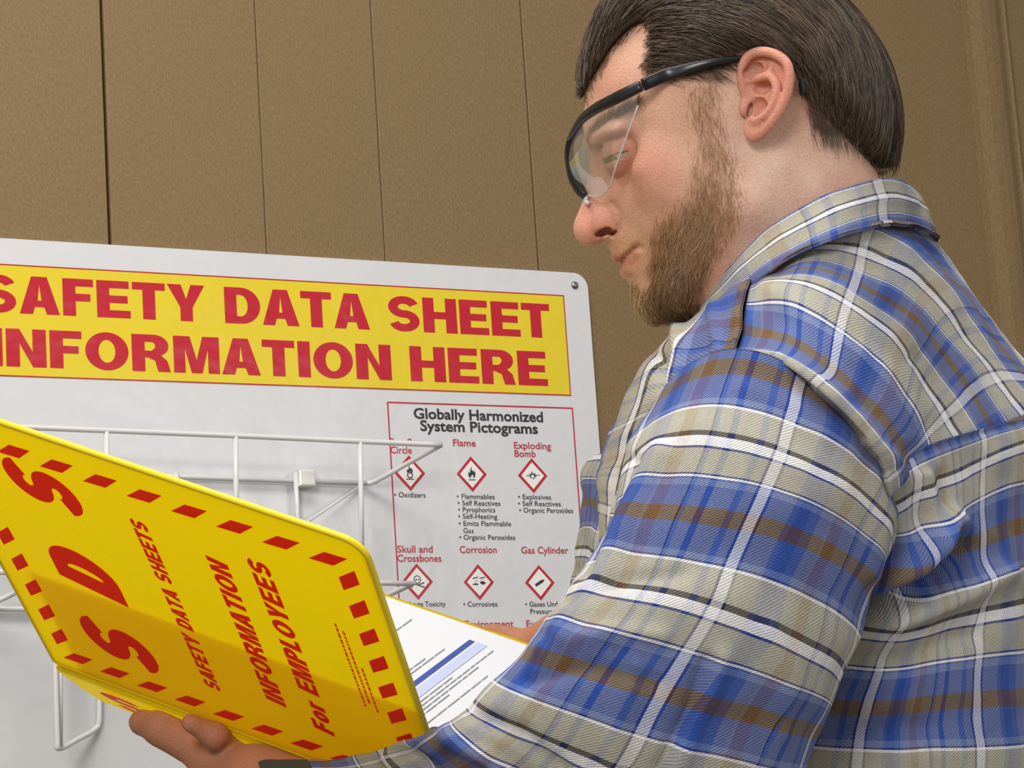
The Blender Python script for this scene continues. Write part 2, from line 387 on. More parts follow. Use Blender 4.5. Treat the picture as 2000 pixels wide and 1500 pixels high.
def picto(kind, px, py):
    cx, cz = bpx(px, py); R_, r_ = .0172, .0135
    di = lambda q: [(cx + q, cz), (cx, cz + q * 1.06), (cx - q, cz), (cx, cz - q * 1.06)]
    put('pictogram_frame', *fill([di(R_), di(r_)]), O0, ex, ez, en, .0005, MRED, board)
    put('pictogram_ground', *fill([di(r_)]), O0, ex, ez, en, .0004, MWHT, board)
    s = .0098; cs = []
    if kind == 'flame': cs = flame(cx, cz, s)
    elif kind == 'oxidizer':
        cs = flame(cx, cz + .0022, s * .8)[:1] + [circ(cx, cz, s, 0, -.22, .34), circ(cx, cz, s, 0, -.22, .22), poly(cx, cz, s, bar(-.42, .42, -.68, -.59))]
    elif kind == 'bomb':
        st = []
        for k in range(16):
            r = (.78 if k % 2 == 0 else .30) * (.75 if k % 4 == 2 else 1); a = 2 * math.pi * k / 16 + .15; st.append((r * math.cos(a), r * .62 * math.sin(a)))
        cs = [poly(cx, cz, s, st), circ(cx, cz, s, -.02, -.08, .19, 12), poly(cx, cz, s, [(-.9, -.1), (-.62, .06), (-.6, .0)]), poly(cx, cz, s, [(.9, .12), (.65, -.04), (.66, .08)])]
    elif kind == 'skull':
        cs = [circ(cx, cz, s, 0, .22, .42, 20), circ(cx, cz, s, 0, .22, .33, 20), circ(cx, cz, s, -.14, .20, .09, 8), circ(cx, cz, s, .14, .20, .09, 8),
              poly(cx, cz, s, bar(-.16, .16, -.24, -.16)), poly(cx, cz, s, [(-.62, -.22), (-.58, -.12), (.62, -.50), (.58, -.60)]), poly(cx, cz, s, [(.62, -.2), (.58, -.1), (.06, -.30), (.12, -.36)]),
              circ(cx, cz, s, -.68, -.14, .09, 8), circ(cx, cz, s, .68, -.14, .09, 8), circ(cx, cz, s, .68, -.56, .09, 8), circ(cx, cz, s, -.66, -.54, .09, 8)]
    elif kind == 'corrosion':
        cs = [poly(cx, cz, s, [(-.72, .42), (-.08, .56), (-.06, .46), (-.70, .32)]), poly(cx, cz, s, [(.10, .44), (.72, .56), (.74, .46), (.12, .34)]),
              poly(cx, cz, s, bar(-.74, -.10, -.30, -.16)), poly(cx, cz, s, [(.10, -.02), (.30, .10), (.62, .06), (.78, -.10), (.60, -.26), (.24, -.22)]),
              poly(cx, cz, s, [(-.46, -.16), (-.40, .0), (-.30, -.16)]), poly(cx, cz, s, bar(-.36, -.32, .06, .24)), poly(cx, cz, s, bar(.36, .40, .16, .30)), poly(cx, cz, s, bar(-.22, -.18, .02, .2)), poly(cx, cz, s, bar(.5, .54, .14, .26))]
    elif kind == 'cylinder':
        c_, s__ = math.cos(.5), math.sin(.5); rt_ = lambda L: [(a * c_ - b * s__, a * s__ + b * c_) for a, b in L]
        cs = [poly(cx, cz, s, rt_([(-.62, -.15), (.36, -.15), (.46, -.08), (.62, -.06), (.62, .06), (.46, .08), (.36, .15), (-.62, .15)]))]
    put('pictogram', *fill(cs), O0, ex, ez, en, .0006, MBLK, board)
for k_, x, y in (('oxidizer', 800, 924), ('flame', 921, 926), ('bomb', 1040, 929), ('skull', 815, 1136), ('corrosion', 935, 1137), ('cylinder', 1054, 1138)): picto(k_, x, y)
# steel rivets
MST = simple('steel', '9a9a98', .18, 1.0)
def dome(c, r, hgt, n_, seg=20, rings=5):
    n_ = n_ / np.linalg.norm(n_); a = np.cross(n_, [0, 0, 1.0]); a /= np.linalg.norm(a); b = np.cross(n_, a); v = []; f = []
    for i in range(rings):
        t = i / rings * math.pi / 2
        v += [c + r * math.cos(t) * (math.cos(p) * a + math.sin(p) * b) + hgt * math.sin(t) * n_ for p in np.linspace(0, 2 * math.pi, seg, endpoint=False)]
    v.append(c + hgt * n_)
    for i in range(rings - 1):
        for k in range(seg): f.append((i * seg + k, i * seg + (k + 1) % seg, (i + 1) * seg + (k + 1) % seg, (i + 1) * seg + k))
    for k in range(seg): f.append(((rings - 1) * seg + k, (rings - 1) * seg + (k + 1) % seg, rings * seg))
    return v, f
for x, z in ((1.3372, BZ1 - .0140), (BX0 + .017, BZ1 - .014), (1.3372, BZ0 + .014), (BX0 + .017, BZ0 + .014)):
    obj('rivet', *dome(np.array([x, BY, z]), .0044, .0028, en), MST, board, True)

# ------------------------------------------------------------ wire racks on the board
MWIRE = simple('white_wire_coating', 'd6d6d6', .3)
def wire(name, pts, r, parent, mat=MWIRE): return obj(name, *tube_vf(pts, r, 10), mat, parent, True)
def rackpt(px, py, off): return onwall(px, py, off)
def rack(label, front, back, drops, y_low, clip=None):
    """front/back rails given as pixel polylines at their stand-off from the wall"""
    c = rackpt(*back[len(back) // 2], .012)
    root = empty('wire_rack', (c[0], WALLY - .006, c[2]), label, 'rack')
    return root
OFB, OFF = .012, .085
r1 = rack('upper white wire rack with its right corner over the pictogram table', [(0, 0)], [(600, 940)], None, None)
wire('rail', catmull([rackpt(-220, 822, OFF), rackpt(40, 834, OFF), rackpt(460, 851, OFF), rackpt(703, 862, OFF), rackpt(862, 869, OFF)], 6), .0027, r1)
wire('rail', [rackpt(-200, 908, OFB), rackpt(340, 931, OFB), rackpt(717, 944, OFB)], .0027, r1)
wire('rail', catmull([rackpt(862, 869, OFF), rackpt(800, 903, .05), rackpt(735, 939, .018), rackpt(717, 944, OFB)], 6), .0026, r1)
for x, y0 in ((703, 862), (460, 852), (208, 843), (-40, 834)):
    top = rackpt(x, y0, OFF)
    pts = [top, top + np.array([-.001, .003, -.06]), top + np.array([-.002, .006, -.112]), top + np.array([-.002, .052, -.120]), top + np.array([-.002, .070, -.116])]
    wire('upright', pts, .0026, r1)
for x in (577, 344, 110):
    b0 = rackpt(x, 922, OFB + .004)
    wire('upright', [b0, b0 + np.array([0, 0, -.085])], .0025, r1)
wire('rail', [rackpt(703, 862, OFF) + np.array([-.001, .005, -.112]), rackpt(-40, 834, OFF) + np.array([-.001, .005, -.112])], .0025, r1)
wire('brace', [rackpt(700, 952, .012), rackpt(600, 1020, .03)], .0012, r1)
MCLIP = simple('clear_plastic_clip', 'd8d8d2', .2)
q = rackpt(598, 935, .018)
obj('clip', *box_vf(q[0] - .009, q[0] + .009, q[1] - .004, q[1] + .012, q[2] - .008, q[2] + .009, bev=.002), MCLIP, r1)
r2 = empty('wire_rack', tuple(rackpt(400, 1200, .006)), 'lower white wire rack behind the yellow binder', 'rack')
wire('rail', catmull([rackpt(-220, 1110, OFF), rackpt(400, 1130, OFF), rackpt(806, 1140, OFF)], 4), .0027, r2)
wire('rail', [rackpt(806, 1140, OFF), rackpt(700, 1190, OFB)], .0026, r2)
wire('rail', [rackpt(-200, 1186, OFB), rackpt(60, 1190, OFB), rackpt(700, 1190, OFB)], .0026, r2)
wire('rail', catmull([rackpt(-120, 1215, .03), rackpt(0, 1172, .03), rackpt(60, 1140, .05)], 4), .0025, r2)
wire('upright', catmull([rackpt(104, 1180, .07), rackpt(108, 1300, .072), rackpt(112, 1440, .07), rackpt(116, 1462, .066), rackpt(150, 1445, .04), rackpt(186, 1424, .014), rackpt(194, 1400, .012), rackpt(193, 1300, .012), rackpt(190, 1200, .012)], 5), .0026, r2)
wire('upright', [rackpt(118, 1462, .066), rackpt(118, 1330, .068), rackpt(117, 1200, .068)], .0022, r2)

# ------------------------------------------------------------ the yellow binder
CR = np.array([[0.88861379, -0.14337747, -0.43567011], [-0.2683642, 0.60777829, -0.74738625], [0.37194918, 0.78105599, 0.50160278]])
CT = np.array([-0.3266, -0.0261, -1.4874])
cO = C3(*CT); cX = C3(*(CT + CR[:, 0])) - cO; cY = C3(*(CT + CR[:, 1])) - cO; cN = np.cross(cX, cY)
if cN @ _f > 0: cN = -cN
def binder_mat():
    t = NT('yellow_vinyl'); tc = t.n('ShaderNodeTexCoord')
    nz = t.n('ShaderNodeTexNoise', i_Scale=900.0, i_Detail=2.0); t.l(tc.outputs['Object'], nz.inputs['Vector'])
    t.b.inputs['Base Color'].default_value = lin('fbdf00'); t.b.inputs['Roughness'].default_value = .38
    tr = t.n('ShaderNodeBsdfTranslucent'); tr.inputs[0].default_value = lin('fff200')
    mx = t.n('ShaderNodeMixShader'); mx.inputs[0].default_value = .66
    t.l(t.b.outputs[0], mx.inputs[1]); t.l(tr.outputs[0], mx.inputs[2]); t.l(mx.outputs[0], t.out.inputs[0])
    t.bump(nz.outputs[0], .0002); return t.m
MVIN = binder_mat(); 
MEDGE = simple('yellow_vinyl_edge', 'ffe428', .3)
def tprint(name, col, k=.45):
    t = NT(name); t.b.inputs['Base Color'].default_value = lin(col); t.b.inputs['Roughness'].default_value = .35
    tr = t.n('ShaderNodeBsdfTranslucent'); tr.inputs[0].default_value = lin(col)
    mx = t.n('ShaderNodeMixShader'); mx.inputs[0].default_value = k
    t.l(t.b.outputs[0], mx.inputs[1]); t.l(tr.outputs[0], mx.inputs[2]); t.l(mx.outputs[0], t.out.inputs[0]); return t.m
MBRED = tprint('red_cover_print', 'f22a18')
sl = -.0195; sr = .2822; stp = .0258; sbt = -.272
cbot = cO + sbt * cY
tdir = C3(.44, .25, -.86) - C3(0, 0, 0); tdir = tdir - cX * (tdir @ cX); tdir /= np.linalg.norm(tdir)
wdir = C3(.256, -.384, -.884) - C3(0, 0, 0); wdir -= cX * (wdir @ cX); wdir /= np.linalg.norm(wdir)
SPW = .092
wn = np.cross(cX, wdir); wn = wn if wn[2] < 0 else -wn          # outward (down)
tn = np.cross(cX, tdir); tn = tn if tn[2] > 0 else -tn          # page side (up)
binder = empty('ring_binder', tuple(cbot + SPW / 2 * wdir + .14 * cX),
    'open yellow ring binder with red diamonds and SDS lettering held by the man', 'binder')
v, f = plate(rrect(sl, sr, sbt, stp, [.014, .014, .004, .004], 8), .0028, cO, cX, cY, cN, .0006)
obj('front_cover', v, f, MVIN, binder)
# raised welded rim along the free edges
rim = rrect(sl, sr, sbt, stp, [.014, .014, .004, .004], 8)
obj('cover_rim', *tube_vf([cO + a * cX + b * cY - .0014 * cN for a, b in rim], .0019, 8, closed=True), MEDGE, binder, True)
# inner pocket of the front cover
pv, pf = plate(rrect(.002, .279, sbt + .004, -.147, .002, 2), .0022, cO - .0042 * cN, cX, cY, cN, .0003)
obj('inner_pocket', pv, pf, tprint('pocket_vinyl', 'fff000', .72), binder)
# hinge and spine
hin = []
cs_ = catmull([cO + (sbt + .004) * cY - .0014 * cN, cbot - .0014 * cN + .004 * wdir, cbot + SPW * .12 * wdir + .003 * wn, cbot + SPW * .9 * wdir + .003 * wn, cbot + SPW * wdir + .002 * tdir], 6)
v = []; f = []; th = .0026
nr = np.gradient(cs_, axis=0); nr = np.cross(np.broadcast_to(cX, nr.shape), nr); nr /= np.linalg.norm(nr, axis=1)[:, None]
if nr[2] @ wn < 0: nr = -nr
for x in (sl, sr):
    for s_ in (0, 1): v += [p + x * cX - s_ * th * q for p, q in zip(cs_, nr)]
k = len(cs_)
for i in range(k - 1):
    f += [(i, i + 1, 2 * k + i + 1, 2 * k + i), (k + i + 1, k + i, 3 * k + i, 3 * k + i + 1), (i + 1, i, k + i, k + i + 1), (2 * k + i, 2 * k + i + 1, 3 * k + i + 1, 3 * k + i)]
f += [(0, 2 * k, 3 * k, k), (k - 1, 2 * k - 1, 4 * k - 1, 3 * k - 1)]
obj('spine', v, f, MVIN, binder, True)
sO = cbot + SPW * wdir                                       # spine far edge
v, f = plate(rrect(sl, sr, .002, .29, [.014, .014, .004, .004], 8), .0028, sO, cX, tdir, tn, .0006)
obj('back_cover', v, f, MVIN, binder)
# print on the cover: letters read along +Y, tops towards -X
rd, upv = cY, -cX
def cput(name, v2, fc, label=None): put(name, v2, fc, cO, rd, upv, cN, .0004, MBRED, binder, label)
def ctext(txt, y0, y1, xb, h, s=.24, shear=.22, gap=.07, name='cover_lettering', space=.33):
    cs, wd = text_contours(txt, s=s, gap=gap, shear=0.0, space=space); v2, fc = fill(cs)
    v2 = v2 * np.array([(y1 - y0) / wd, h]); v2[:, 0] += shear * v2[:, 1] + y0; v2[:, 1] -= xb
    cput(name, v2, fc, 'red italic capitals reading ' + txt if not txt.startswith('For') else 'red italic lettering reading For EMPLOYEES')
def big(ch, y0, y1, xb, h):
    cs, wd = text_contours(ch, s=.31 if ch == 'D' else .30); v2, fc = fill(cs)
    v2 = v2 * np.array([(y1 - y0) / wd, h]); v2[:, 0] += .24 * v2[:, 1] + y0; v2[:, 1] -= xb
    cput('cover_initial', v2, fc, 'large red italic letter ' + ch)
big('S', -.058, -.016, .080, .050); big('D', -.148, -.104, .079, .048); big('S', -.236, -.188, .080, .053)
ctext('SAFETY DATA SHEETS', -.221, -.033, .1262, .0112, s=.27, space=.42)
ctext('INFORMATION', -.208, -.048, .1775, .0142, s=.27)
ctext('For EMPLOYEES', -.224, -.032, .2085, .0142, s=.27, space=.45)
for i, (x, a, b) in enumerate(((.2435, -.166, -.073), (.2475, -.160, -.080), (.2515, -.168, -.120))):
    y = a
    while y < b:
        L = random.uniform(.002, .006); cput('small_print', *fill([[(y, -x), (y + L, -x), (y + L + .0004, -x + .0014), (y + .0004, -x + .0014)]])); y += L + .0012
def mark(cx, cy, horiz):
    if horiz: q = [(-.0145, -.0070), (-.0015, .0060), (.0135, .0070), (.0015, -.0060)]
    else: q = [(-.0066, -.0022), (.0063, .0112), (.0067, -.0024), (-.0062, -.0150)]
    put('border_mark', *fill([[(cx + a, cy + b) for a, b in q]]), cO, cX, cY, cN, .0004, MBRED, binder)
for i in range(-1, 8): mark(.0458 + .02995 * i, -.0002, True)
for i in range(0, 9): mark(.0072 + .0291 * i, -.2500 - .0002 * i, True)
for j in range(7): mark(.2645, -.0150 - .0293 * j, False)
for j in range(-2, 6): mark(-.0002, -.1082 - .0292 * (j - 1) , False)
# spine print, mostly behind the thumb
for (y0, ch) in ((.006, 'S'), (.075, 'D'), (.145, 'S')):
    cs, wd = text_contours(ch, s=.27); v2, fc = fill(cs); v2 = v2 * np.array([.052, .046]); 
    put('spine_lettering', v2 + np.array([y0, -.060]), fc, cbot + .0045 * wn, cX, -wdir, wn, .0004, MBRED, binder)
# rings
MRING = simple('nickel', 'b9b9b6', .2, 1.0)
for x in (.03, .13, .23):
    c_ = cbot + SPW * .62 * wdir - wn * .028 + x * cX
    obj('ring', *tube_vf([c_ + .026 * (math.cos(a) * wdir - math.sin(a) * wn) for a in np.linspace(0, 2 * math.pi, 28, endpoint=False)], .0019, 8, closed=True), MRING, binder, True)
# page block on the back cover
MPAPER = simple('white_paper', 'd6d9df', .7, spec=.2)
pO = sO + .017 * tn + .028 * tdir
PGX0, PGX1, PGT = .000, .279, .218
def sheet(name, lift, x0, x1, t0, t1, mat, parent, th_=.0002, curl=.0):
    n_ = 14; v = []; f = []
    for s_ in (0, 1):
        for i in range(n_ + 1):
            t_ = i / n_
            L = lift + curl * (math.sin(t_ * math.pi) * .6 - .5 * t_ * t_)
            for x in (x0, x1): v.append(pO + x * cX + (t0 + (t1 - t0) * t_) * tdir + (L - s_ * th_) * tn)
    m_ = 2 * (n_ + 1)
    for i in range(n_):
        a = 2 * i; f += [(a, a + 2, a + 3, a + 1), (m_ + a, m_ + a + 1, m_ + a + 3, m_ + a + 2), (a, m_ + a, m_ + a + 2, a + 2), (a + 1, a + 3, m_ + a + 3, m_ + a + 1)]
    f += [(0, 1, m_ + 1, m_), (2 * n_, m_ + 2 * n_, m_ + 2 * n_ + 1, 2 * n_ + 1)]
    return obj(name, v, f, mat, parent)
for k_ in range(9):
    sheet('page', .0004 * k_, PGX0 + random.uniform(-.001, .001), PGX1 + random.uniform(-.001, .001), 0, PGT + random.uniform(-.001, .001), MPAPER, binder)
sheet('page_block', -.0008, PGX0, PGX1, 0, PGT, MPAPER, binder, th_=.014)
MINK = simple('grey_ink', '8d9199', .7); MINKB = simple('blue_ink', '3c4f9e', .7); MINKL = simple('pale_blue_ink', 'b9c3e2', .7)
def pprint_(x0, x1, t0, t1, mat, name='printed_line'):
    q = [pO + x * cX + t * tdir + .0037 * tn for x, t in ((x0, t0), (x1, t0), (x1, t1), (x0, t1))]
    return q
def ink(quads, mat, name):
    v = []; f = []
    for i, q in enumerate(quads): v += q; f.append((4 * i, 4 * i + 1, 4 * i + 2, 4 * i + 3))
    o = obj(name, v, f, mat, binder); tag(o, kind='stuff'); return o
lines = []; x = .016
while x < .250:
    if .142 < x < .165: x = .166; continue
    if random.random() < .18: x += .0045; continue
    y = .016; end = random.uniform(.10, .19)
    while y < end:
        L = random.uniform(.006, .02); lines.append(pprint_(x, x + .0011, y, y + L, None)); y += L + .0015
    x += .0036
ink(lines, MINK, 'printed_lines')
obj('blue_rule', pprint_(.148, .1525, .014, .196, None), [(0, 1, 2, 3)], MINKB, binder)
obj('blue_panel', pprint_(.1545, .163, .014, .196, None), [(0, 1, 2, 3)], MINKL, binder)

# ------------------------------------------------------------ the man
DH = 1.67
def hp(px, py, c=0.0):
    """pixel at c metres in front of the mid plane of the head -> head coordinates (right, up, towards viewer)"""
    d = DH - c; return np.array([(px - 1000) / F * d, (750 - py) / F * d, c])
def app(a, b, c):
    d = DH - np.abs(c); return 1000 + F * a / d, 750 - F * b / d
def toworld(P): P = np.asarray(P); return C3a(np.stack([P[:, 0], P[:, 1], P[:, 2] - DH], 1))
person = empty('person', tuple(P3(1700, 1700, 1.68)),
    'bearded man in blue plaid flannel shirt and clear safety glasses reading the binder', 'person')

def polysdf(P, x, y):
    """signed distance (negative inside) to closed polygon, arrays x, y"""
    P = np.asarray(P, float); d = np.full(x.shape, 1e9); ins = np.zeros(x.shape, bool)
    for i in range(len(P)):
        a, b = P[i], P[(i + 1) % len(P)]; e = b - a; L = e @ e + 1e-18
        t = np.clip(((x - a[0]) * e[0] + (y - a[1]) * e[1]) / L, 0, 1)
        d = np.minimum(d, (x - a[0] - t * e[0]) ** 2 + (y - a[1] - t * e[1]) ** 2)
        c = (a[1] > y) != (b[1] > y)
        with np.errstate(divide='ignore', invalid='ignore'):
            xi = a[0] + (y - a[1]) / (e[1] if abs(e[1]) > 1e-15 else 1e-15) * e[0]
        ins ^= c & (x < xi)
    return np.where(ins, -1, 1) * np.sqrt(d)
def closedcr(pts, per=6):
    P = np.array(pts, float); n = len(P); out = []
    for i in range(n):
        a, b, c, d = P[i - 1], P[i], P[(i + 1) % n], P[(i + 2) % n]
        for t in np.linspace(0, 1, per, endpoint=False):
            out.append(.5 * ((2 * b) + (c - a) * t + (2 * a - 5 * b + 4 * c - d) * t * t + (3 * b - a - 3 * c + d) * t ** 3))
    return np.array(out)
def tps(pts, vals):
    P = np.array(pts, float); n = len(P); V = np.array(vals, float)
    def U(r2): return r2 * np.log(r2 + 1e-9)
    K = U(((P[:, None] - P[None]) ** 2).sum(-1)); A = np.zeros((n + 3, n + 3)); A[:n, :n] = K + np.eye(n) * .02
    A[:n, n] = 1; A[:n, n + 1:] = P; A[n, :n] = 1; A[n + 1:, :n] = P.T
    B = np.zeros((n + 3, V.shape[1])); B[:n] = V; S_ = np.linalg.solve(A, B)
    def ev(x, y):
        o = S_[n] + x[..., None] * S_[n + 1] + y[..., None] * S_[n + 2]
        for i in range(n): o = o + U((x - P[i, 0]) ** 2 + (y - P[i, 1]) ** 2)[..., None] * S_[i]
        return o
    return ev
class Inflated:
    """solid of revolution-like form: a traced side profile given a half-width everywhere"""
    def __init__(s, outline, ctrl, h=.002, smooth=5):
        P = np.array([hp(x, y)[:2] for x, y in closedcr(outline, 5)])
        s.lo = P.min(0) - .03; s.h = h; hi = P.max(0) + .03
        nx, ny = np.ceil((hi - s.lo) / h).astype(int) + 1
        X, Y = np.meshgrid(s.lo[0] + h * np.arange(nx), s.lo[1] + h * np.arange(ny), indexing='ij')
        d = -polysdf(P, X, Y)
        for _ in range(smooth):
            e = d.copy(); e[1:-1, 1:-1] = (d[1:-1, 1:-1] * 2 + d[2:, 1:-1] + d[:-2, 1:-1] + d[1:-1, 2:] + d[1:-1, :-2]) / 6
            d = np.where(d > .003, e, d)
        ev = tps([hp(c[0], c[1])[:2] * 10 for c in ctrl], [[c[2], c[3]] for c in ctrl])
        w_ = ev(X * 10, Y * 10); Wc = np.clip(w_[..., 0], 6, 90) / 1000; Rr = np.clip(w_[..., 1], 6, 95) / 1000
        q = np.clip(1 - d / Rr, 0, None); s.W2 = np.where(d > 0, Wc ** 2 * (1 - np.clip(q, 0, 1) ** 2), Wc ** 2 * 2 * d / Rr)
        s.Wc = Wc
    def samp(s, A, x, y):
        u = np.clip((x - s.lo[0]) / s.h, 0, A.shape[0] - 1.001); v = np.clip((y - s.lo[1]) / s.h, 0, A.shape[1] - 1.001)
        i = u.astype(int); j = v.astype(int); fu = u - i; fv = v - j
        return (A[i, j] * (1 - fu) + A[i + 1, j] * fu) * (1 - fv) + (A[i, j + 1] * (1 - fu) + A[i + 1, j + 1] * fu) * fv
    def f(s, p):
        W2 = s.samp(s.W2, p[..., 0], p[..., 1]); Wc = s.samp(s.Wc, p[..., 0], p[..., 1])
        return (p[..., 2] ** 2 - W2) / (2 * Wc)
    def width(s, a, b): return np.sqrt(np.maximum(s.samp(s.W2, np.asarray(a), np.asarray(b)), 0))

def smin(a, b, k):
    h = np.clip(.5 + .5 * (b - a) / k, 0, 1); return b + (a - b) * h - k * h * (1 - h)
def smax(a, b, k): return -smin(-a, -b, k)
def ell(p, c, r, rot=0.0, sym=True):
    x = p[..., 0] - c[0]; y = p[..., 1] - c[1]; z = (np.abs(p[..., 2]) if sym else p[..., 2]) - c[2]
    if rot: a = math.radians(rot); x, y = x * math.cos(a) + y * math.sin(a), -x * math.sin(a) + y * math.cos(a)
    k0 = np.sqrt((x / r[0]) ** 2 + (y / r[1]) ** 2 + (z / r[2]) ** 2) + 1e-9
    k1 = np.sqrt((x / r[0] ** 2) ** 2 + (y / r[1] ** 2) ** 2 + (z / r[2] ** 2) ** 2) + 1e-9
    return k0 * (k0 - 1) / k1
def caps(p, A, B, ra, rb):
    A = np.asarray(A); B = np.asarray(B); e = B - A; t = np.clip(((p - A) @ e) / (e @ e + 1e-12), 0, 1)
    return np.linalg.norm(p - A - t[..., None] * e, axis=-1) - (ra + (rb - ra) * t)
def nets(fn, lo, hi, h):
    """naive surface nets over a box"""
    lo = np.array(lo, float); n = np.ceil((np.array(hi) - lo) / h).astype(int) + 1
    xs = [lo[i] + h * np.arange(n[i]) for i in range(3)]
    V = np.empty(n)
    for i0 in range(0, n[0], 24):
        X, Y, Z = np.meshgrid(xs[0][i0:i0 + 24], xs[1], xs[2], indexing='ij'); V[i0:i0 + 24] = fn(np.stack([X, Y, Z], -1))
    V[0] = V[-1] = 1; V[:, 0] = V[:, -1] = 1; V[:, :, 0] = V[:, :, -1] = 1
    S_ = V < 0; c = np.zeros(n - 1, int)
    for d in np.ndindex(2, 2, 2): c += S_[d[0]:n[0] - 1 + d[0], d[1]:n[1] - 1 + d[1], d[2]:n[2] - 1 + d[2]]
    act = (c > 0) & (c < 8); idx = np.full(n - 1, -1); cells = np.argwhere(act); idx[act] = np.arange(len(cells))
    acc = np.zeros((len(cells), 3)); cnt = np.zeros(len(cells))
    co = [np.array(d) for d in np.ndindex(2, 2, 2)]
    for a in co:
        for ax in range(3):
            if a[ax]: continue
            b = a.copy(); b[ax] = 1; i = cells + a; j = cells + b
            va = V[i[:, 0], i[:, 1], i[:, 2]]; vb = V[j[:, 0], j[:, 1], j[:, 2]]
            m = (va < 0) != (vb < 0); t = np.where(m, va / np.where(m, va - vb, 1), 0)
            pt = a[None] + t[:, None] * (b - a)[None]; acc += pt * m[:, None]; cnt += m
    P = lo + h * (cells + acc / cnt[:, None]); quads = []
    for ax in range(3):
        o1, o2 = [(1, 2), (2, 0), (0, 1)][ax]
        sl_a = [slice(0, None)] * 3; sl_b = [slice(0, None)] * 3
        sl_a[ax] = slice(0, n[ax] - 1); sl_b[ax] = slice(1, n[ax])
        e = S_[tuple(sl_a)] != S_[tuple(sl_b)]; flip = S_[tuple(sl_a)]
        pos = np.argwhere(e); pos = pos[(pos[:, o1] > 0) & (pos[:, o2] > 0)]
        def cell(d1, d2):
            q = pos.copy(); q[:, o1] -= d1; q[:, o2] -= d2; return idx[q[:, 0], q[:, 1], q[:, 2]]
        Q = np.stack([cell(1, 1), cell(0, 1), cell(0, 0), cell(1, 0)], 1)
        fl = flip[pos[:, 0], pos[:, 1], pos[:, 2]]; Q[~fl] = Q[~fl][:, ::-1]; quads.append(Q)
    return P, np.vstack(quads)

SKULL = [(1141, 205), (1143, 160), (1158, 105), (1188, 45), (1240, -10), (1320, -48), (1420, -60), (1520, -45), (1605, 0), (1668, 65), (1710, 140), (1728, 215), (1718, 280), (1712, 330), (1728, 390), (1748, 470), (1755, 560), (1755, 640), (1600, 720), (1420, 720), (1375, 680), (1345, 640), (1310, 622), (1280, 622), (1252, 605), (1240, 582), (1232, 560),
         (1224, 548), (1217, 541), (1212, 531), (1212, 524), (1214, 518), (1207, 515), (1198, 508), (1196, 498), (1191, 488), (1186, 478), (1178, 473), (1160, 477), (1143, 474), (1131, 460), (1127, 438), (1131, 411), (1140, 385), (1147, 355), (1152, 325), (1153, 300), (1145, 275), (1139, 250), (1138, 228)]
CT_HEAD = [(1150, 445, 13, 13), (1190, 440, 17, 15), (1165, 390, 12, 13), (1165, 330, 16, 14), (1150, 250, 38, 24), (1160, 200, 52, 34), (1190, 130, 60, 48), (1260, 160, 69, 60), (1205, 320, 44, 34), (1230, 400, 46, 36), (1280, 370, 60, 46),
           (1208, 500, 26, 17), (1255, 490, 40, 26), (1228, 530, 27, 17), (1262, 595, 30, 25), (1320, 560, 46, 32), (1300, 480, 52, 38), (1380, 500, 58, 42), (1440, 400, 66, 60), (1320, 280, 67, 62), (1440, 220, 72, 72), (1500, 90, 76, 74), (1350, 60, 73, 70), (1300, -10, 66, 64), (1450, -20, 74, 72),
           (1610, 130, 73, 76), (1690, 200, 62, 66), (1600, 270, 62, 64), (1500, 340, 62, 66), (1480, 460, 58, 62), (1620, 400, 60, 66), (1700, 420, 60, 66), (1400, 620, 50, 46), (1600, 600, 66, 72), (1750, 600, 66, 66), (1560, 220, 68, 72)]
HEAD = Inflated(SKULL, CT_HEAD)
eyeC = hp(1216, 302, .033)
def surf(px, py, W0=.03, d=0.0):
    W = W0
    for _ in range(6):
        q_ = hp(px, py, W); W = float(HEAD.width(np.array([q_[0]]), np.array([q_[1]]))[0])
    return hp(px, py, W + d)
mouthL = [hp(1208, 519, .0), surf(1215, 515), surf(1222, 508), surf(1230, 500), surf(1239, 492), surf(1248, 484)]
def seg_d(x, y, L):
    d = np.full(x.shape, 1e9)
    for (a, b), (c, e) in zip(L[:-1], L[1:]):
        dx, dy = c - a, e - b; t = np.clip(((x - a) * dx + (y - b) * dy) / (dx * dx + dy * dy), 0, 1)
        d = np.minimum(d, np.hypot(x - a - t * dx, y - b - t * dy))
    return d
LINES = [([(1206, 522), (1213, 511), (1225, 497), (1237, 485), (1246, 480), (1253, 484)], 5.0, .0038),      # mouth line
         ([(1198, 506), (1211, 499), (1226, 487)], 9, -.0012), ([(1214, 531), (1226, 512), (1241, 496)], 10, -.0016),  # lips
         ([(1233, 540), (1240, 548)], 7, .0016), ([(1197, 396), (1209, 410), (1214, 430), (1209, 449), (1197, 459)], 6, .0030),
         ([(1225, 440), (1250, 455), (1266, 480)], 12, .0010)]
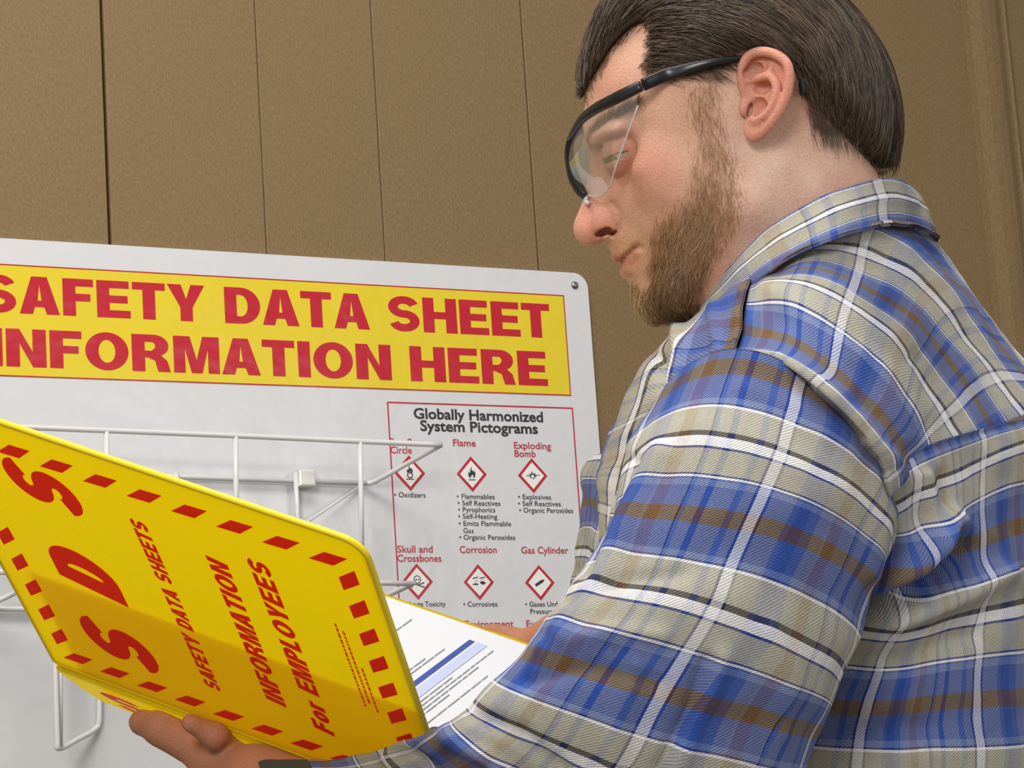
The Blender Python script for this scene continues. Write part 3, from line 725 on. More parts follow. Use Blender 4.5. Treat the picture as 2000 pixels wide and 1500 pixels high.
def headf(p):
    f = HEAD.f(p); q = np.stack([p[..., 0], p[..., 1], np.abs(p[..., 2])], -1)
    f = smin(f, ell(p, hp(1195, 262, .030), (.016, .008, .024), 25), .012)         # brow
    f = smin(f, ell(p, hp(1290, 342, .052), (.022, .012, .010), -25), .018)        # cheekbone
    f = smax(f, -ell(p, hp(1196, 306, .040), (.015, .011, .015)), .016)            # orbit
    f = smin(f, ell(p, eyeC, (.0138, .0132, .0138)), .004)                          # closed-down lids
    f = smax(f, -ell(p, hp(1196, 310, .040), (.0120, .0016, .012), 20), .0012)     # aperture
    f = smin(f, ell(p, hp(1190, 433, .0125), (.0118, .0120, .0082), 0), .003)     # wing of the nose
    f = smin(f, ell(p, hp(1150, 447, .0), (.0095, .0105, .0115)), .005)
    f = smax(f, -ell(p, hp(1179, 453, .0125), (.0062, .0026, .0100), 24), .0016)   # nostril
    px, py = app(p[..., 0], p[..., 1], p[..., 2])
    m = (px > 1180) & (px < 1300) & (py > 380) & (py < 580) & (np.abs(f) < .012)
    x, y = px[m], py[m]; add = np.zeros_like(x)
    for L, w_, a_ in LINES: add += a_ * np.exp(-(seg_d(x, y, L) / w_) ** 2)
    f[m] += add
    f = smin(f, caps(q, hp(1335, 560, .040), hp(1440, 400, .054), .010, .012), .014)   # jaw line
    f = smin(f, caps(q, hp(1500, 330, .050), hp(1420, 640, .026), .010, .012), .016)   # neck cord
    return f
HV, HQ = nets(headf, HEAD.lo.tolist() + [-.09], [hp(1830, 0)[0], hp(0, -75)[1], .09], .00145)
# ears, a finer grid of their own
def cpl(px): return .0735 + (px - 1452) * .000185
def hq(px, py, dc=0.0): return hp(px, py, cpl(px) + dc)
EARO = [(1450, 140), (1453, 118), (1466, 103), (1487, 97), (1512, 101), (1535, 115), (1546, 140), (1545, 168), (1536, 198), (1520, 226), (1503, 248), (1486, 266), (1472, 272), (1461, 266), (1456, 248), (1452, 225), (1446, 200), (1444, 170)]
EARP = closedcr(EARO, 4)
def cr3(pts, per=3): return catmull(np.array([hq(*q) for q in pts]), per)
HELX = cr3([(1455, 185, -.002), (1449, 160, .001), (1450, 134, .003), (1458, 114, .004), (1474, 103, .004), (1495, 101, .004), (1520, 109, .004), (1537, 125, .004), (1542, 148, .004), (1539, 175, .0035), (1530, 202, .003), (1516, 226, .002), (1502, 245, .0005), (1488, 258, -.001), (1474, 264, -.002)])
HCRU = cr3([(1450, 160, .001), (1456, 180, -.001), (1468, 190, -.003), (1482, 194, -.004)])
ANTI = cr3([(1464, 156, -.001), (1485, 152, .001), (1503, 148, .002), (1515, 162, .003), (1517, 182, .0035), (1510, 205, .003), (1498, 222, .002), (1482, 232, .001)])
ANT2 = cr3([(1503, 148, .002), (1506, 134, .0), (1508, 124, -.001)])
EP3 = np.array([hq(x, y)[:2] for x, y in EARP])
def earf(p):
    px = 1000 + F * p[..., 0] / (DH - .08); pl = p[..., 2] - (.0735 + (px - 1452) * .000185)
    d2 = polysdf(EP3, p[..., 0], p[..., 1])
    f = smax(d2 + .0015, np.abs(pl + .0042) - .0042, .002)
    f = smax(f, -ell(p, hq(1484, 172, .002), (.0072, .0050, .0040), 25, False), .001)
    for L, r in ((HELX, .0031), (ANTI, .0029), (ANT2, .0022), (HCRU, .0021)):
        g = None
        for a, b in zip(L[:-1], L[1:]):
            t = caps(p, a, b, r, r); g = t if g is None else np.minimum(g, t)
        f = smin(f, g, .0018)
    f = smin(f, ell(p, hq(1455, 208, -.001), (.0038, .0062, .0036), -10, False), .002)
    f = smin(f, ell(p, hq(1473, 253, -.0015), (.0062, .0070, .0032), -20, False), .005)
    f = smin(f, ell(p, hq(1478, 236, .0), (.0050, .0034, .0028), -20, False), .003)
    f = smin(f, ell(p, hp(1462, 175, .066), (.006, .020, .009), 0, False), .002)         # root of the ear
    f = smax(f, -ell(p, hq(1483, 212, -.0005), (.0062, .0072, .0050), 20, False), .0012)
    f = smax(f, -ell(p, hq(1464, 216, -.003), (.0018, .0050, .0080), -12, False), .001)
    f = smax(f, -ell(p, hq(1488, 172, -.0005), (.0066, .0040, .0045), 15, False), .0012)
    f = smax(f, -ell(p, hq(1474, 139, .0), (.0075, .0052, .0034), 15, False), .0012)
    return f
elo = np.array([EP3[:, 0].min() - .006, EP3[:, 1].min() - .006, .055]); ehi = np.array([EP3[:, 0].max() + .006, EP3[:, 1].max() + .006, .104])
EV, EQ = nets(earf, elo, ehi, .0009)
EV2 = EV * np.array([1, 1, -1]); EQ2 = EQ[:, ::-1]

# hands, modelled in camera axes
def cam3(px, py, d): return np.array([(px - 1000) / F * d, (750 - py) / F * d, -d])
def ray_on(px, py, O, N, off):
    o = O + off * N; dr = _f + (px - 1000) / F * _r + (750 - py) / F * _u; t = ((o - CAM) @ N) / (dr @ N); P = dr * t
    return np.array([P @ _r, P @ _u, -(P @ _f)])
def wc(P): P = np.asarray(P) - CAM; return np.array([P @ _r, P @ _u, -(P @ _f)])
def vdir(D): return np.array([D @ _r, D @ _u, -(D @ _f)])
def chainf(p, pts, rads, k=.004):
    g = None
    for i in range(len(pts) - 1):
        t = caps(p, pts[i], pts[i + 1], rads[i], rads[i + 1]); g = t if g is None else smin(g, t, k)
    return g
spn = lambda px, py, off: ray_on(px, py, cbot, wn, off)
cx_, cw_, cn_, ct_ = vdir(cX), vdir(wdir), vdir(wn), vdir(tdir)
th = [spn(277, 1411, .0128), spn(318, 1424, .013), spn(362, 1446, .014), spn(420, 1484, .019), spn(505, 1526, .024)]
thr = [.0088, .0102, .0108, .0150, .0200]
wristL = cam3(640, 1560, 1.62); foreL = cam3(850, 1588, 1.545)
knk = [th[3] + cw_ * .012 + cx_ * (.0 + .022 * i) + cn_ * (.004 + .002 * i) for i in range(4)]
fingL = []
for i, kq in enumerate(knk):
    ln = (.036, .040, .038, .031)[i]
    a = kq + cw_ * .004; b = a + cw_ * ln * 1.0 - cx_ * .010 + cn_ * .001
    c_ = b + (cw_ * .5 + ct_ * .5) * ln * .85 - cx_ * .004; d_ = c_ + ct_ * ln * .6
    fingL.append(([a, b, c_, d_], [.0100, .0092, .0082, .0070]))
def handL(p):
    f = chainf(p, th, thr, .010)
    f = smin(f, chainf(p, [th[4], wristL, foreL], [.020, .0215, .022], .012), .015)
    for i, kq in enumerate(knk): f = smin(f, caps(p, kq, th[4] + cx_ * (.014 * i) + cw_ * .01 + cn_ * .004, .0115, .018), .010)
    for pts, rr in fingL: f = smin(f, chainf(p, pts, rr), .004)
    f = smin(f, chainf(p, [spn(372, 1412, .0075), spn(420, 1437, .0080), spn(472, 1474, .0090), spn(560, 1530, .014)], [.0060, .0078, .0085, .010], .006), .0022)
    f = smin(f, caps(p, spn(430, 1500, .020), spn(560, 1560, .026), .014, .024), .012)
    return f
LV, LQ = nets(handL, np.min([th[0] - .03, knk[0] - .03, wristL - .05, fingL[3][0][3] - .03, fingL[0][0][3] - .03], 0), np.max([foreL + .01, th[4] + .05, fingL[3][0][3] + .02, wristL + .05, fingL[0][0][0] + .03], 0), .0024)
bcv = lambda px, py, off: ray_on(px, py, sO, tn, off)
wR = cam3(1105, 1246, 1.975); kR = cam3(1015, 1266, 1.99); eR = cam3(1300, 1280, 2.03)
fingR = []
for i in range(4):
    a = kR + ct_ * (-.004) + cx_ * (.005 + .020 * i) - cn_ * .0; a = a + vdir(-tn) * .030
    b = a - ct_ * .038 - cx_ * .006; c_ = b - ct_ * .026; d_ = c_ - ct_ * .018
    fingR.append(([a, b, c_, d_], [.0100, .0092, .0082, .0070]))
tR = [kR + cx_ * .0, cam3(990, 1248, 1.99), cam3(965, 1238, 1.99), cam3(948, 1233, 1.985)]
def handR(p):
    f = chainf(p, [kR, wR, eR], [.013, .0175, .030], .02)
    f = smin(f, chainf(p, tR, [.012, .0088, .0066, .005], .006), .008)
    for pts, rr in fingR:
        f = smin(f, caps(p, wR + cn_ * .006, pts[0], .016, .011), .010); f = smin(f, chainf(p, pts, rr), .004)
    return f
allR = np.array([q for pts, _ in fingR for q in pts] + tR + [wR, kR, eR])
RV, RQ = nets(handR, allR.min(0) - .03, allR.max(0) + .02, .0028)

# torso and arms under the shirt, coarse
def capsC(p, a, b, ra, rb): return caps(p, cam3(*a), cam3(*b), ra, rb)
def torsof(p):
    f = capsC(p, (1590, 700, 1.71), (1640, 820, 1.71), .05, .06)
    f = smin(f, capsC(p, (1600, 900, 1.60), (1560, 880, 1.82), .05, .06), .04)
    f = smin(f, capsC(p, (1700, 1050, 1.74), (1760, 1900, 1.74), .085, .10), .05)
    f = smin(f, capsC(p, (1540, 950, 1.56), (1250, 1480, 1.48), .040, .032), .02)
    f = smin(f, capsC(p, (1250, 1480, 1.48), (1040, 1575, 1.50), .032, .028), .01)
    f = smin(f, capsC(p, (1040, 1575, 1.50), (850, 1588, 1.545), .028, .022), .01)
    f = smin(f, capsC(p, (1480, 860, 1.86), (1300, 1270, 1.99), .05, .038), .03)
    return f
TV, TQ = nets(torsof, cam3(880, 1950, 2.05), cam3(2150, 500, 1.34) + np.array([.12, .02, 0]), .011)
TV[:, :2] = TV[:, :2]
def h2c(P): return P + np.array([0, 0, -DH])
segs = [(h2c(HV), HQ), (h2c(EV), EQ), (h2c(EV2), EQ2), (LV, LQ), (RV, RQ), (TV, TQ)]
BV = np.vstack([a for a, _ in segs]); off_ = 0; BQ = []
for a, b in segs: BQ.append(b + off_); off_ += len(a)
BQ = np.vstack(BQ)
# skin colours: redder nose, ear, lips and cheeks, plus painted light and shade
BEARD = [(1338, 165), (1404, 150), (1404, 205), (1418, 260), (1442, 310), (1452, 360), (1446, 405), (1420, 455), (1392, 505), (1358, 560), (1332, 622), (1300, 646), (1252, 628), (1226, 600), (1222, 572), (1238, 556), (1262, 575), (1277, 540), (1268, 500), (1252, 478), (1222, 484), (1206, 480), (1215, 464), (1262, 448), (1296, 410), (1335, 372), (1352, 320), (1348, 250), (1342, 200)]
def skin_colors():
    hv = BV - np.array([0, 0, -DH]); px, py = app(hv[:, 0], hv[:, 1], hv[:, 2])
    nh = len(HV) + 2 * len(EV); base = np.array(lin('e4b69d')[:3]); col = np.tile(base, (len(BV), 1))
    g = lambda x, y, sx, sy: np.exp(-((px - x) / sx) ** 2 - ((py - y) / sy) ** 2)
    def blend(w_, c): col[:nh] = col[:nh] * (1 - w_[:nh, None]) + np.array(lin(c)[:3]) * w_[:nh, None]
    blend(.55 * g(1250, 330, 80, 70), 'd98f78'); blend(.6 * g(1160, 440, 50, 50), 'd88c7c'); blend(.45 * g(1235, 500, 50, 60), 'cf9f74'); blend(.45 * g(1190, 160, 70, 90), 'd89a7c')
    blend(.85 * g(1490, 430, 110, 110), 'f2ccb6'); blend(.7 * g(1425, 230, 45, 90), 'f2d4c2'); blend(.7 * g(1540, 320, 110, 70), 'f2d6c4')  # light on the neck and beside the ear, painted as paler skin
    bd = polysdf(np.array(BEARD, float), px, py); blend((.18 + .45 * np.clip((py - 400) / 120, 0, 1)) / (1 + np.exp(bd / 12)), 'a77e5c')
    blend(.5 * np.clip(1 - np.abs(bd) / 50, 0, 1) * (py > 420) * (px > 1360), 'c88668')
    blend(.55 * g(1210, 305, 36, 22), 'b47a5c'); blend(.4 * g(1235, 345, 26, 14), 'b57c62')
    blend(.85 * np.exp(-((px - 1203) / 9) ** 2 - ((py - 506) / 10) ** 2), 'b5605a')
    lp = np.minimum.reduce([np.hypot(px - x, py - y) for x, y in ((1216, 526), (1222, 517), (1230, 509), (1238, 500), (1212, 504))])
    blend(.6 * np.exp(-(lp / 8) ** 2), 'c2786a'); blend(.8 * np.exp(-(np.minimum.reduce([np.hypot(px - x, py - y) for x, y in ((1209, 517), (1213, 511), (1219, 504), (1225, 497), (1231, 491), (1237, 485), (1243, 482))]) / 4.5) ** 2), '7c3d34')
    e = slice(len(HV), nh); rim_ = np.clip((np.abs(hv[e, 2]) - (.0735 + (px[e] - 1452) * .000185)) / .004, -.6, 1)
    col[e] = col[e] * (1 - .8) + np.array(lin('dd9480')[:3]) * .8
    inn = np.exp(-((px[e] - 1478) / 22) ** 2 - ((py[e] - 205) / 30) ** 2)[:, None]
    col[e] = col[e] * (1 - .6 * inn) + np.array(lin('dda891')[:3]) * .6 * inn
    col[nh:] = np.array(lin('b27c60')[:3])  # hands toned darker, their shade put into the skin colour
    HM_ = polysdf(np.array(HAIRM, float), px, py); blend(1 / (1 + np.exp(HM_ / 3 + 1.2)), '4b3a2c')
    return col
HAIRM = [(1040, 200), (1141, 207), (1150, 178), (1172, 138), (1200, 92), (1232, 58), (1258, 44), (1266, 66), (1262, 100), (1252, 132), (1262, 150), (1300, 152), (1350, 150), (1400, 150), (1440, 124), (1452, 110), (1500, 90), (1548, 118), (1556, 160), (1570, 182), (1582, 215), (1588, 252), (1606, 268), (1650, 276), (1690, 290), (1712, 318), (1735, 342), (1800, 352), (1900, 200), (1900, -300), (1000, -300)]
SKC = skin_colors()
def skin_mat():
    t = NT('skin'); a = t.n('ShaderNodeVertexColor', layer_name='Col'); tc = t.n('ShaderNodeTexCoord')
    n1 = t.n('ShaderNodeTexNoise', i_Scale=55.0, i_Detail=4.0); n2 = t.n('ShaderNodeTexNoise', i_Scale=700.0, i_Detail=4.0, i_Roughness=.7)
    t.l(tc.outputs['Object'], n1.inputs['Vector']); t.l(tc.outputs['Object'], n2.inputs['Vector'])
    red = t.math('MULTIPLY', t.ramp(n1.outputs[0], [(.40, (0, 0, 0, 1)), (.68, (1, 1, 1, 1))]), .26)
    c = t.mix(red, a.outputs[0], lin('c97862'))
    gr = t.ramp(n2.outputs[0], [(.32, (.89, .84, .81, 1)), (.52, (1, 1, 1, 1)), (.7, (1.12, 1.12, 1.1, 1))]); c = t.mix(1.0, c, gr, 'MULTIPLY'); t.l(c, t.b.inputs['Base Color'])
    t.b.inputs['Roughness'].default_value = .55; t.b.inputs['Specular IOR Level'].default_value = .4
    t.b.inputs['Subsurface Weight'].default_value = .25; t.b.inputs['Subsurface Radius'].default_value = (1, .35, .2); t.b.inputs['Subsurface Scale'].default_value = .006
    t.bump(n2.outputs[0], .0008); return t.m
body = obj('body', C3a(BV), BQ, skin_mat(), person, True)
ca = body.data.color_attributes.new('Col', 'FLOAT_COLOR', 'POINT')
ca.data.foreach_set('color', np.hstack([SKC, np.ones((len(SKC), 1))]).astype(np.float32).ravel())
# eyes
MEYE = NT('eye'); MEYE.b.inputs['Roughness'].default_value = .08
_tc = MEYE.n('ShaderNodeTexCoord'); _sp = MEYE.n('ShaderNodeVectorMath', operation='DISTANCE')
gz = np.array([-.62, -.74, .28]); gz /= np.linalg.norm(gz)
for sgn, nm in ((1, 'eyeball'), (-1, 'eyeball')):
    c_ = eyeC * np.array([1, 1, sgn]); v, f = [], []
    A_ = np.cross(gz, [0, 0, 1.]); A_ /= np.linalg.norm(A_); B_ = np.cross(gz, A_); mi = []
    R_ = 14; Sg = 24
    for i in range(R_ + 1):
        t_ = math.pi * i / R_
        for k in range(Sg):
            ph = 2 * math.pi * k / Sg; v.append(c_ + .0122 * (math.cos(t_) * gz + math.sin(t_) * (math.cos(ph) * A_ + math.sin(ph) * B_)))
    for i in range(R_):
        for k in range(Sg): f.append((i * Sg + k, (i + 1) * Sg + k, (i + 1) * Sg + (k + 1) % Sg, i * Sg + (k + 1) % Sg)); mi.append(2 if i < 1 else (1 if i < 4 else 0))
    MW_ = bpy.data.materials.get('eye_white') or simple('eye_white', 'a99c86', .15)
    MI_ = bpy.data.materials.get('iris') or simple('iris', '6e7030', .1); MP_ = bpy.data.materials.get('pupil') or simple('pupil', '0c0a09', .1)
    obj(nm, toworld(v), f, None, person, True, mats=[MW_, MI_, MP_], midx=mi)

# hair: a combed-back mass and the strands that lie on it
HAIRO = [(1133, 215), (1125, 170), (1126, 130), (1140, 72), (1164, 18), (1198, -30), (1258, -72), (1340, -94), (1430, -100), (1525, -82), (1612, -32), (1682, 35), (1732, 112), (1757, 190), (1763, 250), (1757, 305), (1750, 340), (1735, 352), (1700, 350), (1600, 345), (1400, 330), (1230, 280)]
CT_HAIR = [(1150, 200, 56, 34), (1160, 130, 62, 44), (1200, 80, 68, 56), (1258, 130, 70, 62), (1350, 140, 77, 74), (1350, 40, 82, 76), (1300, -30, 74, 66), (1450, 60, 85, 82), (1450, -30, 80, 74), (1500, 130, 83, 82), (1610, 130, 82, 82), (1690, 200, 72, 72), (1600, 240, 72, 72), (1700, 320, 60, 60), (1560, 60, 84, 84), (1740, 300, 48, 50), (1420, 140, 79, 78), (1280, 60, 75, 66)]
HAIR = Inflated(HAIRO, CT_HAIR)
HMP = np.array(HAIRM, float)
def hairf(p):
    px, py = app(p[..., 0], p[..., 1], p[..., 2])
    m = polysdf(HMP, px, py) * DH / F
    return smax(HAIR.f(p) + .0035, m + .002, .006)
hv, hqd = nets(hairf, HAIR.lo.tolist() + [-.1], [hp(1800, 0)[0], hp(0, -120)[1], .1], .0028)
def hair_mat(name, dark, light, rough=.38):
    t = NT(name); a = t.n('ShaderNodeVertexColor', layer_name='Col'); t.l(a.outputs[0], t.b.inputs['Base Color'])
    t.b.inputs['Roughness'].default_value = rough; t.b.inputs['Specular IOR Level'].default_value = .55; return t.m
MHB = simple('hair_mass', '33271e', .7)
hairo = obj('hair', toworld(hv), hqd, MHB, person, True)
def flow(px, py):
    """combing direction in the side view, degrees below the horizontal"""
    a = np.interp(px, [1120, 1180, 1240, 1300, 1400, 1500, 1580, 1660, 1740], [-72, -55, -22, 2, 22, 38, 55, 74, 92])
    a = a + np.clip((py - 60) / 200, -.5, 1) * np.interp(px, [1120, 1250, 1400, 1600, 1760], [0, 8, 16, 22, 4])
    return np.radians(a)
def grad(fn, P, e=4e-4):
    g = np.stack([fn(P + np.eye(3)[i] * e) - fn(P - np.eye(3)[i] * e) for i in range(3)], -1)
    return g / (np.linalg.norm(g, axis=-1, keepdims=True) + 1e-9)
def strands(name, fn, roots, dirfn, lengths, lifts, seg, w0, cols, parent, mat, lift_end=None, kind='stuff', avoid=None):
    n = len(roots); P = roots.copy(); path = []; ph = RNG.uniform(0, 6.28, n)
    for s_ in range(seg + 1):
        t = s_ / seg
        N = grad(fn, P); L = lifts if lift_end is None else lifts + (lift_end - lifts) * t
        P = P + N * (L - fn(P))[:, None] * (.8)
        path.append(P.copy())
        px, py = app(P[:, 0], P[:, 1], P[:, 2]); D = dirfn(px, py, P, ph)
        D = D - N * (D * N).sum(1, keepdims=True); D /= np.linalg.norm(D, axis=1, keepdims=True) + 1e-9
        P = P + D * (lengths / seg)[:, None]
    path = np.stack(path, 1)
    if avoid is not None:
        ax, ay = app(path[..., 0], path[..., 1], path[..., 2]); keep = (polysdf(avoid, ax, ay) > 1).all(1)
        path, w0, cols = path[keep], w0[keep], cols[keep]; n = len(path)
    T = np.gradient(path, axis=1); T /= np.linalg.norm(T, axis=-1, keepdims=True) + 1e-9
    Nn = path - np.array([.12, .1, 0]); U = np.cross(T, RNG.normal(size=(n, 1, 3))); U /= np.linalg.norm(U, axis=-1, keepdims=True) + 1e-9
    Wv = np.cross(T, U); K = 3; V = np.empty((n, seg + 1, K, 3)); rad = w0[:, None] * np.array([1 - .75 * (s_ / seg) ** 2 for s_ in range(seg + 1)])[None]
    for k in range(K):
        a = 2 * math.pi * k / K; V[:, :, k] = path + rad[..., None] * (math.cos(a) * U + math.sin(a) * Wv)
    idx = np.arange(n * (seg + 1) * K).reshape(n, seg + 1, K); Q = []
    for k in range(K): Q.append(np.stack([idx[:, :-1, k], idx[:, :-1, (k + 1) % K], idx[:, 1:, (k + 1) % K], idx[:, 1:, k]], -1).reshape(-1, 4))
    o = obj(name, toworld(V.reshape(-1, 3)), np.vstack(Q), mat, parent, True, kind=kind)
    ca = o.data.color_attributes.new('Col', 'FLOAT_COLOR', 'POINT')
    c = np.repeat(cols, (seg + 1) * K, axis=0); ca.data.foreach_set('color', np.hstack([c, np.ones((len(c), 1))]).astype(np.float32).ravel()); return o
def sample_roots(fn, n, x0, x1, y0, y1, poly, side=1, margin=0.0):
    out = []
    while sum(len(o) for o in out) < n:
        x = RNG.uniform(x0, x1, 4 * n); y = RNG.uniform(y0, y1, 4 * n); ok = polysdf(poly, x, y) < -margin; x, y = x[ok], y[ok]
        a = np.stack([(x - 1000) / F * (DH - .05), (750 - y) / F * (DH - .05), np.zeros_like(x)], 1)
        W = (HAIR if fn is HAIR.f else HEAD).width(a[:, 0], a[:, 1])
        for _ in range(3):
            W = (HAIR if fn is HAIR.f else HEAD).width((x - 1000) / F * (DH - W), (750 - y) / F * (DH - W))
        a = np.stack([(x - 1000) / F * (DH - W), (750 - y) / F * (DH - W), W], 1)[W > .0015]; out.append(a)
    a = np.vstack(out)[:n]; a[:, 2] *= side; return a
def ddir(px, py, P, ph):
    a = flow(px, py) + .13 * np.sin(ph) + .09 * np.sin(px / 13 + py / 19)
    return np.stack([np.cos(a), -np.sin(a), np.where(np.abs(P[:, 2]) < .03, -.25 * np.sign(P[:, 2]), 0)], 1)
HPOLY = HMP
def haircols(n, lo_, hi_): t = RNG.beta(1.3, 2.2, n)[:, None]; return np.array(lin(lo_)[:3]) * (1 - t) + np.array(lin(hi_)[:3]) * t
MHS = hair_mat('hair_strands', 0, 0)
for side, n_ in ((1, 13500), (-1, 2500)):
    rt_ = sample_roots(HAIR.f, n_, 1122, 1765, -100, 345, HPOLY, side, 2.0)
    pxr, pyr = app(rt_[:, 0], rt_[:, 1], rt_[:, 2])
    edge = -polysdf(HMP, pxr, pyr); ln = np.clip(.012 + edge * .00035, .012, .055) * RNG.uniform(.6, 1.15, n_)
    low = np.clip((pyr - 215) / 90, 0, 1); ln = np.where(pxr > 1560, ln * (1 - .55 * low), ln)
    strands('hair_strands', HAIR.f, rt_, ddir, ln, RNG.uniform(-.004, .0008, n_), 8, RNG.uniform(.00016, .00034, n_), haircols(n_, '1e1611', '86705b'), hairo, MHS, avoid=EARP)
# short hair at the temple and nape edges
EDG = sample_roots(HEAD.f, 5200, 1130, 1765, 20, 345, closedcr(HMP[:31], 1) * 1.0, 1, -14.0)
pe, qe = app(EDG[:, 0], EDG[:, 1], EDG[:, 2]); de = polysdf(HMP, pe, qe); EDG = EDG[(de > -26) & (de < RNG.uniform(-2, 12, len(de))) & ~((pe > 1440) & (pe < 1560) & (qe > 95) & (qe < 270))]
strands('short_edge_hair', headf, EDG, ddir, RNG.uniform(.005, .013, len(EDG)), np.full(len(EDG), .0002), 3, np.full(len(EDG), .00012), haircols(len(EDG), '3a2a1e', '7a614a'), hairo, MHS, lift_end=np.full(len(EDG), .003), avoid=EARP)
# beard
BP = np.array(BEARD, float)
br = sample_roots(HEAD.f, 19000, 1200, 1465, 150, 655, BP, 1, -9.0); pb, qb = app(br[:, 0], br[:, 1], br[:, 2])
dens = np.clip(.10 + (qb - 410) / 160, .10, 1) * np.clip(.30 - polysdf(BP, pb, qb) / 34, 0, 1); dens = np.where(qb < 512, dens * np.clip((pb - 1238) / 60, .12, 1), dens); dens = np.where((pb < 1268) & (qb < 512), np.minimum(dens, .10), dens); dens = np.where(pb > 1335, np.maximum(dens, (.13 + .5 * np.clip((qb - 340) / 180, 0, 1)) * np.clip(.25 - polysdf(BP, pb, qb) / 30, 0, 1)), dens)
br = br[RNG.uniform(0, 1, len(br)) < dens]; pb, qb = app(br[:, 0], br[:, 1], br[:, 2])
ch = np.clip((qb - 470) / 120, 0, 1) * np.clip((1400 - pb) / 60, 0, 1)
def bdir(px, py, P, ph):
    a = np.radians(np.interp(py, [150, 300, 420, 520, 600, 650], [78, 80, 100, 112, 95, 85])) + .35 * np.sin(ph)
    return np.stack([np.cos(a), -np.sin(a), .3 * np.cos(ph * 1.7)], 1)
tt = np.clip(RNG.uniform(0, 1, len(br)) * .7 + .3 * (1 - ch), 0, 1)[:, None]
tt = np.clip(tt + .35 * (1 - np.clip((qb - 380) / 160, 0, 1))[:, None], 0, 1)
bc = np.array(lin('3d2c1b')[:3]) * (1 - tt) + np.array(lin('c0956a')[:3]) * tt
gold = ((RNG.uniform(0, 1, len(br)) < .08) | ((pb < 1268) & (qb > 540) & (RNG.uniform(0, 1, len(br)) < .5)) | ((pb < 1270) & (qb < 510)))[:, None]; bc = np.where(gold, np.array(lin('d9b98c')[:3]), bc)
beard = strands('beard', headf, br, bdir, (RNG.uniform(.004, .009, len(br)) + .009 * ch) * np.where((pb < 1268) & (qb < 512), .6, 1), np.full(len(br), .0002), 4, RNG.uniform(.00009, .00017, len(br)), bc, person, MHS, lift_end=(RNG.uniform(.0015, .004, len(br)) + .0035 * ch) * np.where((pb < 1268) & (qb < 512), .4, 1))
b2 = br[::6] * np.array([1, 1, -1]); strands('beard', headf, b2, bdir, RNG.uniform(.006, .012, len(b2)), np.full(len(b2), .0002), 3, np.full(len(b2), .0002), bc[::6], person, MHS, lift_end=np.full(len(b2), .004))
# eyebrow
EB = [(1158, 285), (1160, 262), (1180, 236), (1215, 212), (1244, 196), (1246, 203), (1220, 226), (1190, 252), (1172, 284)]
er = sample_roots(HEAD.f, 520, 1150, 1250, 190, 290, np.array(EB, float), 1, 0)
def edir(px, py, P, ph): a = np.radians(-40) + .4 * np.sin(ph); return np.stack([np.cos(a), -np.sin(a), 0 * ph], 1)
strands('eyebrow', headf, er, edir, RNG.uniform(.005, .009, len(er)), np.full(len(er), .0003), 3, np.full(len(er), .00013), haircols(len(er), '6e5038', 'a98560'), person, MHS, lift_end=np.full(len(er), .0015))

